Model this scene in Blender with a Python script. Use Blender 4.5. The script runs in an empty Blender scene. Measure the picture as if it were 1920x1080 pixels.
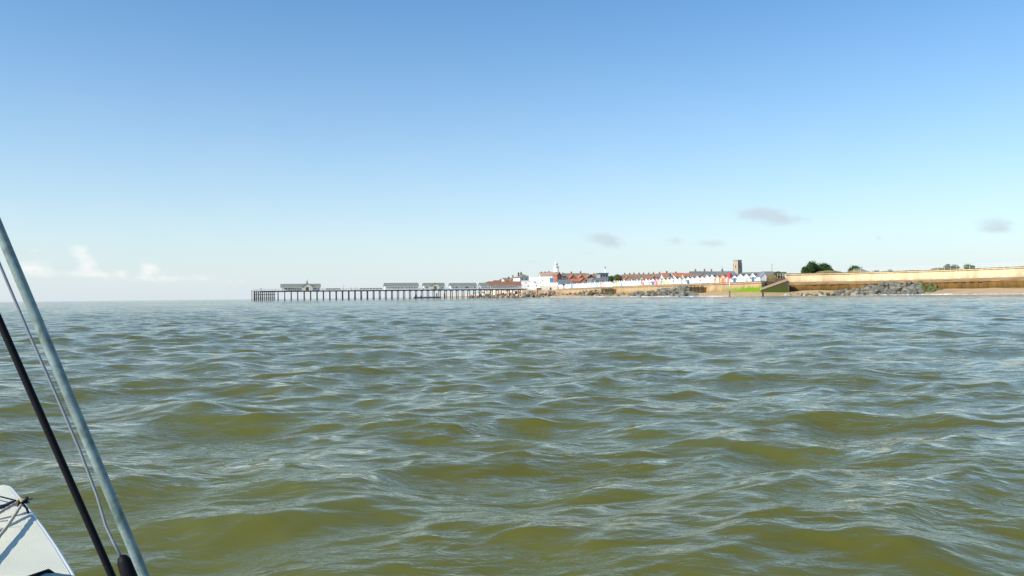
import bpy, bmesh, math, random
import numpy as np
from mathutils import Vector, Matrix

# ------------------------------------------------------------------ camera, sky, sun, exposure
scene = bpy.context.scene
F = 1507.0                       # focal length in photograph pixels (1920 wide)
CAM_H = 1.0
PITCH = math.atan(15.2 / F)
ROLL = -0.011
camd = bpy.data.cameras.new("camera")
cam = bpy.data.objects.new("camera", camd)
scene.collection.objects.link(cam)
camd.sensor_width = 36.0
camd.lens = 36.0 * F / 1920.0
camd.clip_start = 0.05
camd.clip_end = 30000.0
CAMROT = Matrix.Rotation(math.pi / 2 + PITCH, 4, 'X') @ Matrix.Rotation(ROLL, 4, 'Z')
cam.matrix_world = Matrix.Translation((0, 0, CAM_H)) @ CAMROT
scene.camera = cam

SUN_EL = math.radians(36.0)
SUN_AZ = math.atan2(-0.855, -0.52)        # clockwise from +Y: the sun stands to the left and a little behind
SUN_DIR = Vector((math.sin(SUN_AZ) * math.cos(SUN_EL), math.cos(SUN_AZ) * math.cos(SUN_EL), math.sin(SUN_EL)))
sund = bpy.data.lights.new("sun", 'SUN')
sund.energy = 4.7
sund.angle = math.radians(0.53)
sund.color = (1.0, 0.95, 0.86)
sun = bpy.data.objects.new("sun", sund)
scene.collection.objects.link(sun)
sun.rotation_euler = SUN_DIR.to_track_quat('Z', 'Y').to_euler()
sun.location = (-60, -30, 60)

scene.view_settings.view_transform = 'Standard'
scene.view_settings.look = 'None'
scene.view_settings.gamma = 1.0
scene.view_settings.use_curve_mapping = False
scene.view_settings.exposure = 0.30


class NT:
    """small helper to write node trees"""
    def __init__(self, tree):
        self.t = tree
        self.n = tree.nodes
    def add(self, kind, **kw):
        nd = self.n.new(kind)
        for k, v in kw.items():
            setattr(nd, k, v)
        return nd
    def put(self, sock, val):
        if isinstance(val, bpy.types.NodeSocket):
            self.t.links.new(val, sock)
        else:
            sock.default_value = val
    def math(self, op, a, b=0.0, c=None, clamp=False):
        nd = self.add('ShaderNodeMath', operation=op, use_clamp=clamp)
        self.put(nd.inputs[0], a)
        self.put(nd.inputs[1], b)
        if c is not None:
            self.put(nd.inputs[2], c)
        return nd.outputs[0]
    def ramp(self, val, lo, hi, a=0.0, b=1.0):
        nd = self.add('ShaderNodeMapRange', interpolation_type='SMOOTHSTEP')
        for i, v in enumerate((val, lo, hi, a, b)):
            self.put(nd.inputs[i], v)
        return nd.outputs[0]
    def mix(self, fac, a, b, blend='MIX'):
        nd = self.add('ShaderNodeMix', data_type='RGBA', blend_type=blend)
        self.put(nd.inputs[0], fac)
        self.put(nd.inputs[6], a if isinstance(a, bpy.types.NodeSocket) else (*a, 1.0))
        self.put(nd.inputs[7], b if isinstance(b, bpy.types.NodeSocket) else (*b, 1.0))
        return nd.outputs[2]
    def noise(self, vec, scale, detail=3.0, rough=0.55, dist=0.0):
        nd = self.add('ShaderNodeTexNoise')
        if vec is not None:
            self.put(nd.inputs['Vector'], vec)
        nd.inputs['Scale'].default_value = scale
        nd.inputs['Detail'].default_value = detail
        nd.inputs['Roughness'].default_value = rough
        nd.inputs['Distortion'].default_value = dist
        return nd.outputs[0]
    def mapping(self, vec, scale=(1, 1, 1), rot=(0, 0, 0), loc=(0, 0, 0)):
        nd = self.add('ShaderNodeMapping')
        self.put(nd.inputs['Vector'], vec)
        nd.inputs['Scale'].default_value = scale
        nd.inputs['Rotation'].default_value = rot
        nd.inputs['Location'].default_value = loc
        return nd.outputs[0]


world = bpy.data.worlds.new("World")
scene.world = world
world.use_nodes = True
wt = NT(world.node_tree)
wt.n.clear()
sky = wt.add('ShaderNodeTexSky', sky_type='NISHITA', sun_disc=False)
sky.sun_elevation = SUN_EL
sky.sun_rotation = SUN_AZ
sky.altitude = 0.0
sky.air_density = 1.0
sky.dust_density = 0.2
sky.ozone_density = 2.0
skycol = sky.outputs[0]
# the clouds: soft cumulus low over the sea, thin grey puffs over the town (in directions, on the sky itself)
geo = wt.add('ShaderNodeTexCoord')
sep = wt.add('ShaderNodeSeparateXYZ')
wt.put(sep.inputs[0], geo.outputs['Generated'])
dx, dy, dz = sep.outputs
az = wt.math('ARCTAN2', dx, dy)
el = wt.math('ARCSINE', dz)
nvec = wt.add('ShaderNodeCombineXYZ')
wt.put(nvec.inputs[0], az)
wt.put(nvec.inputs[1], wt.math('MULTIPLY', el, 1.6))
cn1 = wt.noise(nvec.outputs[0], 46.0, 6.0, 0.60, 0.2)
cn2 = wt.noise(nvec.outputs[0], 13.0, 4.0, 0.55, 0.2)


def blobs(lst):
    tot = None
    for px, py, a, b, s in lst:
        u0 = math.atan((px - 960) / F)
        v0 = (555.2 + (960 - px) * 0.011 - py) / F
        du = wt.math('DIVIDE', wt.math('SUBTRACT', az, u0), a / F)
        dv = wt.math('DIVIDE', wt.math('SUBTRACT', el, v0), b / F)
        q = wt.math('ADD', wt.math('MULTIPLY', du, du), wt.math('MULTIPLY', dv, dv))
        g = wt.math('MULTIPLY', wt.math('EXPONENT', wt.math('MULTIPLY', q, -1.0)), s)
        tot = g if tot is None else wt.math('ADD', tot, g)
    return tot


white = blobs([(65, 512, 34, 16, 1.0), (64, 482, 10, 8, .6), (150, 484, 17, 13, 1.1), (170, 506, 20, 12, .9),
               (178, 521, 36, 8, .65), (120, 524, 30, 8, .35), (228, 516, 12, 9, .8), (279, 511, 19, 15, 1.25),
               (290, 527, 50, 6, .5), (330, 525, 18, 8, .6), (378, 524, 22, 9, .7), (435, 529, 25, 6, .45),
               (730, 552, 25, 7, .5), (560, 536, 40, 5, .25), (1404, 399, 26, 8, .5), (1112, 440, 20, 7, .4), (1856, 430, 20, 7, .45), (-80, 515, 60, 14, .6), (-250, 505, 60, 18, .9)])
grey = blobs([(1412, 406, 32, 12, .8), (1440, 411, 38, 12, 1.0), (1475, 421, 32, 10, 1.15), (1510, 438, 20, 5, .45),
              (1120, 448, 30, 12, .95), (1150, 457, 24, 13, .9), (1098, 476, 16, 6, .6), (1262, 455, 20, 11, .75),
              (1330, 459, 36, 9, .75), (1862, 438, 28, 12, 1.0), (1870, 448, 20, 8, .5), (1650, 455, 10, 5, .4),
              (990, 492, 30, 6, .4), (905, 470, 20, 8, .3), (2050, 440, 50, 14, .8), (2200, 470, 60, 10, .7)])
wm = wt.ramp(wt.math('ADD', white, wt.math('MULTIPLY', wt.math('SUBTRACT', cn1, 0.5), 1.9)), 0.30, 1.30)
wm = wt.math('MULTIPLY', wm, wt.ramp(white, 0.05, 0.35))
gm = wt.ramp(wt.math('ADD', grey, wt.math('MULTIPLY', wt.math('SUBTRACT', cn1, 0.5), 1.7)), 0.12, 1.4)
gm = wt.math('MULTIPLY', gm, wt.ramp(grey, 0.05, 0.4))
# thin high veil low in the sky
veil = wt.math('MULTIPLY', wt.ramp(el, 0.34, 0.0), wt.ramp(cn2, 0.3, 0.75))
col = skycol
hs = wt.add('ShaderNodeHueSaturation')
hs.inputs['Saturation'].default_value = 1.34
hs.inputs['Value'].default_value = 1.62
wt.put(hs.inputs['Color'], col)
col = wt.mix(1.0, hs.outputs[0], (0.87, 1.0, 1.02), 'MULTIPLY')
# damp sea air low over the horizon, all round
hz = wt.math('EXPONENT', wt.math('MULTIPLY', wt.math('MAXIMUM', el, 0.0), -1.0 / 0.175))
col = wt.mix(wt.math('MULTIPLY', hz, 0.95), col, (6.65, 7.45, 8.25))
col = wt.mix(wt.math('MULTIPLY', veil, 0.08), col, (8.0, 8.6, 9.0))
col = wt.mix(wt.math('MULTIPLY', wm, 0.62), col, (10.2, 9.9, 9.6))
col = wt.mix(wt.math('MULTIPLY', gm, 0.72), col, (5.6, 6.45, 7.1))
bg = wt.add('ShaderNodeBackground')
wt.put(bg.inputs['Color'], col)
bg.inputs['Strength'].default_value = 0.085
wo = wt.add('ShaderNodeOutputWorld')
wt.put(wo.inputs['Surface'], bg.outputs[0])

# ------------------------------------------------------------------ helpers
COL = scene.collection


def P(px, py, Z):
    """world point at photograph pixel (px,py), Z metres in front of the camera"""
    d = CAMROT.to_3x3() @ Vector(((px - 960) / F, -(py - 540) / F, -1.0))
    return Vector((0, 0, CAM_H)) + d * Z


def hpy(px):
    return 555.2 + (960 - px) * 0.011


def XY(px, Z):
    p = P(px, hpy(px), Z)
    return Vector((p.x, p.y))


def zat(px, py, Z):
    return P(px, py, Z).z


def tag(o, label=None, cat=None, group=None, kind=None):
    if label: o['label'] = label
    if cat: o['category'] = cat
    if group: o['group'] = group
    if kind: o['kind'] = kind
    return o


def empty(name, loc=(0, 0, 0), rz=0.0, label=None, cat=None, group=None):
    o = bpy.data.objects.new(name, None)
    o.empty_display_size = 0.5
    COL.objects.link(o)
    o.location = loc
    o.rotation_euler = (0, 0, rz)
    return tag(o, label, cat, group)


class MB:
    """collects shapes, then builds ONE mesh object"""
    def __init__(self):
        self.v = []
        self.f = []
    def add(self, vs, fs):
        b = len(self.v)
        self.v += [tuple(p) for p in vs]
        self.f += [tuple(b + i for i in q) for q in fs]
        return self
    def box(self, x0, x1, y0, y1, z0, z1):
        return self.add([(x0, y0, z0), (x1, y0, z0), (x1, y1, z0), (x0, y1, z0), (x0, y0, z1), (x1, y0, z1), (x1, y1, z1), (x0, y1, z1)],
                        [(0, 3, 2, 1), (4, 5, 6, 7), (0, 1, 5, 4), (1, 2, 6, 5), (2, 3, 7, 6), (3, 0, 4, 7)])
    def prism(self, poly, axis, a, b):
        """closed 2-d polygon pushed along an axis from a to b; poly gives the other two coordinates in order"""
        n = len(poly)
        def mk(p, t):
            return {'x': (t, p[0], p[1]), 'y': (p[0], t, p[1]), 'z': (p[0], p[1], t)}[axis]
        vs = [mk(p, a) for p in poly] + [mk(p, b) for p in poly]
        fs = [tuple(range(n - 1, -1, -1)), tuple(range(n, 2 * n))] + [(i, (i + 1) % n, n + (i + 1) % n, n + i) for i in range(n)]
        return self.add(vs, fs)
    def tube(self, pts, rad, n=8, cap=True):
        pts = [Vector(p) for p in pts]
        rads = rad if isinstance(rad, (list, tuple)) else [rad] * len(pts)
        vs, fs = [], []
        up = Vector((0, 0, 1))
        side = None
        for i, p in enumerate(pts):
            d = (pts[min(i + 1, len(pts) - 1)] - pts[max(i - 1, 0)]).normalized()
            if side is None:
                side = d.cross(up if abs(d.z) < 0.95 else Vector((1, 0, 0))).normalized()
            else:
                side = (side - d * side.dot(d)).normalized()
            o2 = d.cross(side)
            for k in range(n):
                a = 2 * math.pi * k / n
                vs.append(p + (side * math.cos(a) + o2 * math.sin(a)) * rads[i])
        for i in range(len(pts) - 1):
            for k in range(n):
                fs.append((i * n + k, i * n + (k + 1) % n, (i + 1) * n + (k + 1) % n, (i + 1) * n + k))
        if cap:
            fs.append(tuple(range(n - 1, -1, -1)))
            m = (len(pts) - 1) * n
            fs.append(tuple(range(m, m + n)))
        return self.add(vs, fs)
    def lathe(self, prof, n=16, c=(0, 0)):
        vs = [(c[0] + r * math.cos(2 * math.pi * k / n), c[1] + r * math.sin(2 * math.pi * k / n), z) for r, z in prof for k in range(n)]
        fs = [(i * n + k, i * n + (k + 1) % n, (i + 1) * n + (k + 1) % n, (i + 1) * n + k) for i in range(len(prof) - 1) for k in range(n)]
        m = (len(prof) - 1) * n
        fs += [tuple(range(n - 1, -1, -1)), tuple(range(m, m + n))]
        return self.add(vs, fs)
    def mesh(self, name, mat=None, smooth=False):
        me = bpy.data.meshes.new(name)
        me.from_pydata(self.v, [], self.f)
        me.validate()
        bm = bmesh.new()
        bm.from_mesh(me)
        bmesh.ops.recalc_face_normals(bm, faces=bm.faces)
        bm.to_mesh(me)
        bm.free()
        if mat: me.materials.append(mat)
        if smooth:
            me.polygons.foreach_set('use_smooth', [True] * len(me.polygons))
        return me
    def build(self, name, mat, parent=None, smooth=False, kind=None):
        return link(name, self.mesh(name, mat, smooth), parent, kind)


def link(name, me, parent=None, kind=None):
    o = bpy.data.objects.new(name, me)
    COL.objects.link(o)
    if parent is not None: o.parent = parent
    if kind: o['kind'] = kind
    return o


def copy_tree(o, parent=None):
    c = o.copy()
    COL.objects.link(c)
    c.parent = parent
    for ch in list(o.children):
        copy_tree(ch, c)
    return c


MATS = {}


def mat(name, rgb, rough=0.75, var=0.12, scale=3.0, bump=0.0, bscale=None, spec=0.4, stain=None, stain_amt=0.0, metal=0.0, stretch=(1, 1, 1)):
    """painted or weathered surface: a base colour broken up by two noises, optional stain colour and fine relief"""
    if name in MATS: return MATS[name]
    m = bpy.data.materials.new(name)
    m.use_nodes = True
    t = NT(m.node_tree)
    b = t.n['Principled BSDF']
    tc = t.add('ShaderNodeTexCoord').outputs['Object']
    v = t.mapping(tc, stretch)
    n1 = t.noise(v, scale, 4.0, 0.6)
    n2 = t.noise(v, scale * 0.23, 3.0, 0.6)
    s = t.math('ADD', t.math('MULTIPLY', n1, 0.6), t.math('MULTIPLY', n2, 0.4))
    f = t.ramp(s, 0.3, 0.7)
    c = t.mix(f, tuple(x * (1 - var) for x in rgb), tuple(min(1, x * (1 + var)) for x in rgb))
    if stain is not None:
        c = t.mix(t.math('MULTIPLY', t.ramp(t.noise(v, scale * 0.6, 5.0, 0.65, 0.5), 0.48, 0.72), stain_amt), c, stain)
    t.put(b.inputs['Base Color'], c)
    b.inputs['Roughness'].default_value = rough
    b.inputs['Specular IOR Level'].default_value = spec
    b.inputs['Metallic'].default_value = metal
    if bump:
        bn = t.add('ShaderNodeBump')
        bn.inputs['Strength'].default_value = 0.6
        bn.inputs['Distance'].default_value = bump
        t.put(bn.inputs['Height'], t.noise(v, bscale or scale * 4, 4.0, 0.6))
        t.put(b.inputs['Normal'], bn.outputs[0])
    MATS[name] = m
    return m


# ------------------------------------------------------------------ the sea: one sheet to the horizon, finer where it is near
rng = np.random.default_rng(11)
random.seed(5)
TH = 0.05                                                  # main run of the waves, clockwise from +Y (towards the camera)


def wave_set():
    N = 170
    lam = np.exp(np.linspace(math.log(0.10), math.log(3.7), N)) * rng.uniform(0.95, 1.05, N)
    spread = np.where(lam > 1.5, 0.42, 0.65)
    th = TH + rng.normal(0, 1, N) * spread
    cross = rng.random(N) < 0.25
    th = np.where(cross, th + 0.75, th)
    k = 2 * math.pi / lam
    sl = 0.0172 * np.where(lam > 1.9, 0.66, 1.0) * np.where(lam < 0.3, 0.85, 1.0) * np.where((lam > 0.5) & (lam < 1.8), 1.15, 1.0)
    amp = sl / k * np.exp(rng.normal(0, 0.25, N))
    return k, k * np.sin(th), -k * np.cos(th), amp, rng.uniform(0, 6.283, N), lam


def build_sea():
    k, kx, ky, amp, ph, lam = wave_set()
    NR = 1240
    r = np.concatenate([np.exp(np.linspace(math.log(1.9), math.log(900.0), NR - 60)), np.exp(np.linspace(math.log(960.0), math.log(14000.0), 60))])
    dense = np.linspace(math.radians(-50), math.radians(50), 780)
    rest = np.linspace(math.radians(50), math.radians(310), 90)[1:-1]
    a = np.concatenate([dense, rest])
    NA = len(a)
    R, A = np.meshgrid(r, a, indexing='ij')
    X0 = (R * np.sin(A)).ravel()
    Y0 = (R * np.cos(A)).ravel()
    dr = np.gradient(r)
    sp_r = np.repeat(np.maximum(dr, r * math.radians(100) / 780), NA)
    isrest = np.tile(np.concatenate([np.zeros(len(dense)), np.ones(len(rest))]), NR)
    sp_r = np.where(isrest > 0.5, np.maximum(sp_r, np.repeat(r, NA) * 0.055), sp_r)
    X = X0.copy(); Y = Y0.copy(); Zz = np.zeros_like(X0)
    Rr = np.repeat(r, NA)
    # gusts: patches where the short chop is stronger or weaker
    gust = 1.0 + 0.28 * np.sin(X0 * 0.21 + 0.5 * np.sin(Y0 * 0.13)) * np.sin(Y0 * 0.17 + 1.3 + 0.7 * np.sin(X0 * 0.11))
    fade = np.clip(1.0 - (Rr - 500) / 700, 0, 1)
    for i in range(len(k)):
        w = np.clip((lam[i] / sp_r - 2.0) / 2.5, 0, 1)
        idx = np.nonzero(w > 0)[0]
        if len(idx) == 0: continue
        p = kx[i] * X0[idx] + ky[i] * Y0[idx] + ph[i]
        g = gust[idx] if lam[i] < 1.1 else 1.0
        am = amp[i] * w[idx] * g * fade[idx]
        c = np.cos(p); s = np.sin(p)
        Zz[idx] += am * c
        q = 0.95
        X[idx] -= q * am * s * kx[i] / k[i]
        Y[idx] -= q * am * s * ky[i] / k[i]
    V = np.stack([X, Y, Zz], 1)
    V = np.vstack([V, [[0, 0, -0.35]]])
    ii = np.arange(NR - 1)[:, None] * NA
    jj = np.arange(NA)[None, :]
    j2 = (np.arange(NA)[None, :] + 1) % NA
    quads = np.stack([ii + jj, ii + NA + jj, ii + NA + j2, ii + j2], -1).reshape(-1, 4)[:, ::-1]
    tri = np.stack([np.full(NA, len(V) - 1), np.arange(NA), (np.arange(NA) + 1) % NA], -1)[:, ::-1]
    me = bpy.data.meshes.new('sea')
    nl = quads.size + tri.size
    me.vertices.add(len(V)); me.vertices.foreach_set('co', V.astype(np.float32).ravel())
    me.loops.add(nl)
    me.loops.foreach_set('vertex_index', np.concatenate([quads.ravel(), tri.ravel()]).astype(np.int32))
    me.polygons.add(len(quads) + len(tri))
    me.polygons.foreach_set('loop_start', np.concatenate([np.arange(len(quads)) * 4, quads.size + np.arange(len(tri)) * 3]).astype(np.int32))
    me.polygons.foreach_set('loop_total', np.concatenate([np.full(len(quads), 4), np.full(len(tri), 3)]).astype(np.int32))
    me.update(calc_edges=True)
    me.polygons.foreach_set('use_smooth', np.ones(len(me.polygons), dtype=bool))
    me.materials.append(sea_material())
    o = link('sea', me, None, 'structure')
    return o


def sea_material():
    m = bpy.data.materials.new('sea_water')
    m.use_nodes = True
    t = NT(m.node_tree)
    t.n.clear()
    pos = t.add('ShaderNodeTexCoord').outputs['Object']
    # wind ripples finer than the sheet: stretched across the wind, in patches
    v1 = t.mapping(pos, (1.0, 2.1, 1.0), (0, 0, 0.25))
    n1 = t.noise(v1, 8.0, 3.0, 0.55, 0.5)
    n2 = t.noise(t.mapping(pos, (1.0, 1.8, 1.0), (0, 0, -0.5)), 2.0, 3.0, 0.5, 0.4)
    n3 = t.noise(v1, 0.45, 3.0, 0.6)
    patch = t.ramp(t.math('ADD', t.math('MULTIPLY', t.noise(pos, 0.6, 1.0, 0.5), 0.5), t.math('MULTIPLY', t.noise(pos, 0.06, 2.0, 0.5), 0.5)), 0.35, 0.65, 0.30, 1.15)
    h = t.math('ADD', t.math('MULTIPLY', t.math('MULTIPLY', n1, 0.019), patch), t.math('ADD', t.math('MULTIPLY', t.math('MULTIPLY', n2, 0.046), patch), t.math('MULTIPLY', n3, 0.14)))
    bn = t.add('ShaderNodeBump')
    bn.inputs['Strength'].default_value = 1.0
    bn.inputs['Distance'].default_value = 1.0
    t.put(bn.inputs['Height'], h)
    # light scattered back by the silty water below the surface hardly follows the ripples
    g = t.add('ShaderNodeNewGeometry').outputs['Normal']
    vm = t.add('ShaderNodeVectorMath', operation='ADD')
    t.put(vm.inputs[0], g)
    vm.inputs[1].default_value = (0, 0, 0.9)
    vn = t.add('ShaderNodeVectorMath', operation='NORMALIZE')
    t.put(vn.inputs[0], vm.outputs[0])
    dif = t.add('ShaderNodeBsdfDiffuse')
    t.put(dif.inputs['Color'], t.mix(t.ramp(n3, 0.35, 0.65), (0.106, 0.102, 0.013), (0.116, 0.118, 0.022)))
    t.put(dif.inputs['Normal'], vn.outputs[0])
    gl = t.add('ShaderNodeBsdfGlossy')
    gl.inputs['Color'].default_value = (1, 1, 1, 1)
    gl.inputs['Roughness'].default_value = 0.07
    t.put(gl.inputs['Normal'], bn.outputs[0])
    fr = t.add('ShaderNodeFresnel')
    fr.inputs['IOR'].default_value = 1.333
    t.put(fr.inputs['Normal'], bn.outputs[0])
    mx = t.add('ShaderNodeMixShader')
    t.put(mx.inputs[0], fr.outputs[0])
    t.put(mx.inputs[1], dif.outputs[0])
    t.put(mx.inputs[2], gl.outputs[0])
    out = t.add('ShaderNodeOutputMaterial')
    t.put(out.inputs['Surface'], mx.outputs[0])
    return m


build_sea()

# ------------------------------------------------------------------ coast line (foot of the sea wall), far to near
#        px    depth  promenade  plateau  pale-wall share
COAST = [(815, 1050, -1.0, -1.0, 0), (835, 950, 1.8, 2.0, 0), (890, 760, 2.6, 4.2, 0), (940, 640, 3.2, 8.0, 0),
         (978, 560, 5.0, 9.5, 0), (1030, 545, 5.4, 10.0, 0), (1060, 520, 5.3, 10.0, 0), (1175, 410, 5.3, 10.0, 0),
         (1300, 347, 5.3, 9.5, 0), (1427, 301, 5.3, 9.0, 0), (1474, 312, 5.3, 8.4, 1), (1600, 303, 5.3, 8.4, 1),
         (1760, 280, 5.3, 8.4, 1), (1920, 250, 5.3, 8.6, 1), (2100, 236, 5.3, 8.6, 1), (2500, 222, 5.3, 8.6, 1)]
CP = np.array([tuple(XY(c[0], c[1])) for c in COAST])
CV = np.array([c[2:] for c in COAST], float)


def coast_dist(x, y):
    """signed distance to the coast line (inland positive) and the interpolated values there"""
    x = np.asarray(x, float); y = np.asarray(y, float)
    best = np.full(x.shape, 1e9); bp = np.zeros(x.shape); sign = np.ones(x.shape); val = np.zeros(x.shape + (3,))
    for i in range(len(CP) - 1):
        a, b = CP[i], CP[i + 1]
        d = b - a
        L2 = d @ d
        t = np.clip(((x - a[0]) * d[0] + (y - a[1]) * d[1]) / L2, 0, 1)
        qx = a[0] + t * d[0]; qy = a[1] + t * d[1]
        dd = np.hypot(x - qx, y - qy)
        cr = d[0] * (y - a[1]) - d[1] * (x - a[0])       # > 0: left of the run from far to near = inland
        pp = np.abs(cr) / math.sqrt(L2)
        m = (dd < best - 1e-6) | ((np.abs(dd - best) <= 1e-6) & (pp > bp))
        bp = np.where(m, pp, bp)
        best = np.where(m, dd, best); sign = np.where(m, np.where(cr > 0, 1, -1), sign)
        v = CV[i] + t[..., None] * (CV[i + 1] - CV[i])
        val = np.where(m[..., None], v, val)
    return best * sign, val


def ground(x, y):
    d, v = coast_dist(x, y)
    zp, zt, w = v[..., 0], v[..., 1], v[..., 2]
    sea_a = np.interp(d, [-60, -30, -20, -8, -1], [-4, -1.2, -0.25, 1.0, 1.6])
    sea_b = np.interp(d, [-60, -36, -27, -14, -9], [-4, -1.2, -0.2, 1.3, 1.95])
    low = sea_a * (1 - w) + sea_b * w
    low = np.minimum(low, np.maximum(zp - 0.6, -3))
    hi_a = np.where(d < 6, zp - 0.25, np.interp(d, [6, 14, 34, 120, 900], [0, 0, 1, 1.06, 1.2]) * (zt - zp) + zp - 0.25)
    hi_b = zt + np.interp(d, [3, 12, 20, 40, 300], [-0.1, 0.3, 0.25, 0.1, 0.4])
    hi = hi_a * (1 - w) + hi_b * w
    t = np.clip((d - 3) / 3, 0, 1)
    return low * (1 - t) + hi * t


def gz(x, y):
    return float(ground(np.array([x]), np.array([y]))[0])


def coast_pt(px, off=0.0):
    """point on the coast line seen at pixel column px, moved inland by off; returns xy, tangent (far to near), inland normal"""
    dirx, diry = XY(px, 1.0)
    for i in range(len(CP) - 1):
        a, b = CP[i], CP[i + 1]
        d = b - a
        den = d[0] * diry - d[1] * dirx
        if abs(den) < 1e-9: continue
        t = -(a[0] * diry - a[1] * dirx) / den
        if -1e-6 <= t <= 1.000001:
            p = a + t * d
            tg = d / np.hypot(*d)
            nn = np.array([-tg[1], tg[0]])
            return Vector(p + nn * off), Vector(tg), Vector(nn)
    raise ValueError(px)


def smooth_line(px0, px1, step=12.0):
    pts, nrm = [], []
    n = max(2, int(abs(px1 - px0) / step))
    for i in range(n + 1):
        p, t, nn = coast_pt(px0 + (px1 - px0) * i / n)
        pts.append(p); nrm.append(nn)
    sm = []
    for i in range(len(nrm)):
        q = sum((nrm[j] for j in range(max(0, i - 2), min(len(nrm), i + 3))), Vector((0, 0)))
        sm.append(q.normalized())
    return pts, sm


def sweep(prof, pts, nrm, wob=0.0):
    """profile of (inland offset, z) pairs pushed along a line; closed section with end caps"""
    mb = MB()
    m = len(prof)
    vs, fs = [], []
    for i, (p, n) in enumerate(zip(pts, nrm)):
        for o, z in prof:
            vs.append((p.x + n.x * o, p.y + n.y * o, z + random.uniform(-wob, wob)))
    for i in range(len(pts) - 1):
        for k in range(m):
            fs.append((i * m + k, i * m + (k + 1) % m, (i + 1) * m + (k + 1) % m, (i + 1) * m + k))
    fs.append(tuple(range(m)))
    fs.append(tuple(range((len(pts) - 1) * m, len(pts) * m))[::-1])
    return mb.add(vs, fs)


# land materials
def ground_mat(name, c1, c2, c3, scale, bump):
    m = bpy.data.materials.new(name)
    m.use_nodes = True
    t = NT(m.node_tree)
    b = t.n['Principled BSDF']
    tc = t.add('ShaderNodeTexCoord').outputs['Object']
    a = t.mix(t.ramp(t.noise(tc, scale, 5.0, 0.6), 0.35, 0.65), c1, c2)
    a = t.mix(t.ramp(t.noise(tc, scale * 0.2, 4.0, 0.6), 0.45, 0.7), a, c3)
    t.put(b.inputs['Base Color'], a)
    b.inputs['Roughness'].default_value = 0.95
    b.inputs['Specular IOR Level'].default_value = 0.15
    bn = t.add('ShaderNodeBump')
    bn.inputs['Distance'].default_value = bump
    t.put(bn.inputs['Height'], t.noise(tc, scale * 3, 4.0, 0.6))
    t.put(b.inputs['Normal'], bn.outputs[0])
    return m


M_SAND = ground_mat('sand', (0.46, 0.32, 0.18), (0.52, 0.37, 0.21), (0.40, 0.27, 0.15), 0.5, 0.15)
M_GRASS = ground_mat('dry_grass', (0.20, 0.155, 0.06), (0.26, 0.20, 0.085), (0.11, 0.12, 0.035), 0.6, 0.25)


def build_land():
    xs = np.arange(-190, 640, 5.0); ys = np.arange(150, 1200, 5.0)
    X, Y = np.meshgrid(xs, ys, indexing='ij')
    d, v = coast_dist(X, Y)
    Z = ground(X, Y)
    Z = Z + np.where(d > 30, 0.25 * np.sin(X * 0.07) * np.sin(Y * 0.05 + 1), 0) + np.where(d < -2, 0.06 * np.sin(X * 0.3 + Y * 0.21), 0)
    ny = len(ys)
    dc = d[:-1, :-1]
    for name, mask, m in (('beach', (dc <= 1) & (dc > -62), M_SAND), ('ground', dc > 1, M_GRASS)):
        I, J = np.nonzero(mask)
        q = np.stack([I * ny + J, (I + 1) * ny + J, (I + 1) * ny + J + 1, I * ny + J + 1], -1)
        used, inv = np.unique(q.ravel(), return_inverse=True)
        V = np.stack([X.ravel(), Y.ravel(), Z.ravel()], 1)[used]
        me = bpy.data.meshes.new(name)
        me.from_pydata(V.tolist(), [], inv.reshape(-1, 4).tolist())
        me.materials.append(m)
        me.polygons.foreach_set('use_smooth', [True] * len(me.polygons))
        link(name, me, None, 'structure')


build_land()

# ------------------------------------------------------------------ sea walls
def concrete_wall_mat(name, base, lo_col, z_lo, z_hi, amt=1.0, green=None):
    """weathered concrete; weed and tide stain grow up to a ragged height"""
    m = bpy.data.materials.new(name)
    m.use_nodes = True
    t = NT(m.node_tree)
    b = t.n['Principled BSDF']
    tc = t.add('ShaderNodeTexCoord').outputs['Object']
    sp = t.add('ShaderNodeSeparateXYZ')
    t.put(sp.inputs[0], tc)
    n1 = t.noise(t.mapping(tc, (1, 1, 0.35)), 0.35, 6.0, 0.65)
    n2 = t.noise(tc, 2.2, 4.0, 0.6)
    c = t.mix(t.ramp(n1, 0.3, 0.72), tuple(x * 0.76 for x in base), tuple(min(1, x * 1.15) for x in base))
    c = t.mix(t.math('MULTIPLY', t.ramp(n2, 0.48, 0.7), 0.4), c, tuple(x * 0.6 for x in base))
    zz = t.math('ADD', sp.outputs[2], t.math('MULTIPLY', t.math('SUBTRACT', n1, 0.5), 3.6))
    w = t.math('MULTIPLY', t.ramp(zz, z_hi, z_lo), amt)
    c = t.mix(w, c, lo_col)
    if green:
        gcol, y0, y1, gz0, gz1 = green
        wy = t.math('MULTIPLY', t.ramp(sp.outputs[1], y0 - 4, y0 + 4), t.ramp(sp.outputs[1], y1 + 10, y1 - 10))
        c = t.mix(t.math('MULTIPLY', wy, t.ramp(zz, gz1, gz0)), c, gcol)
    t.put(b.inputs['Base Color'], c)
    b.inputs['Roughness'].default_value = 0.9
    b.inputs['Specular IOR Level'].default_value = 0.2
    bn = t.add('ShaderNodeBump')
    bn.inputs['Distance'].default_value = 0.06
    t.put(bn.inputs['Height'], n2)
    t.put(b.inputs['Normal'], bn.outputs[0])
    return m


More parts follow.
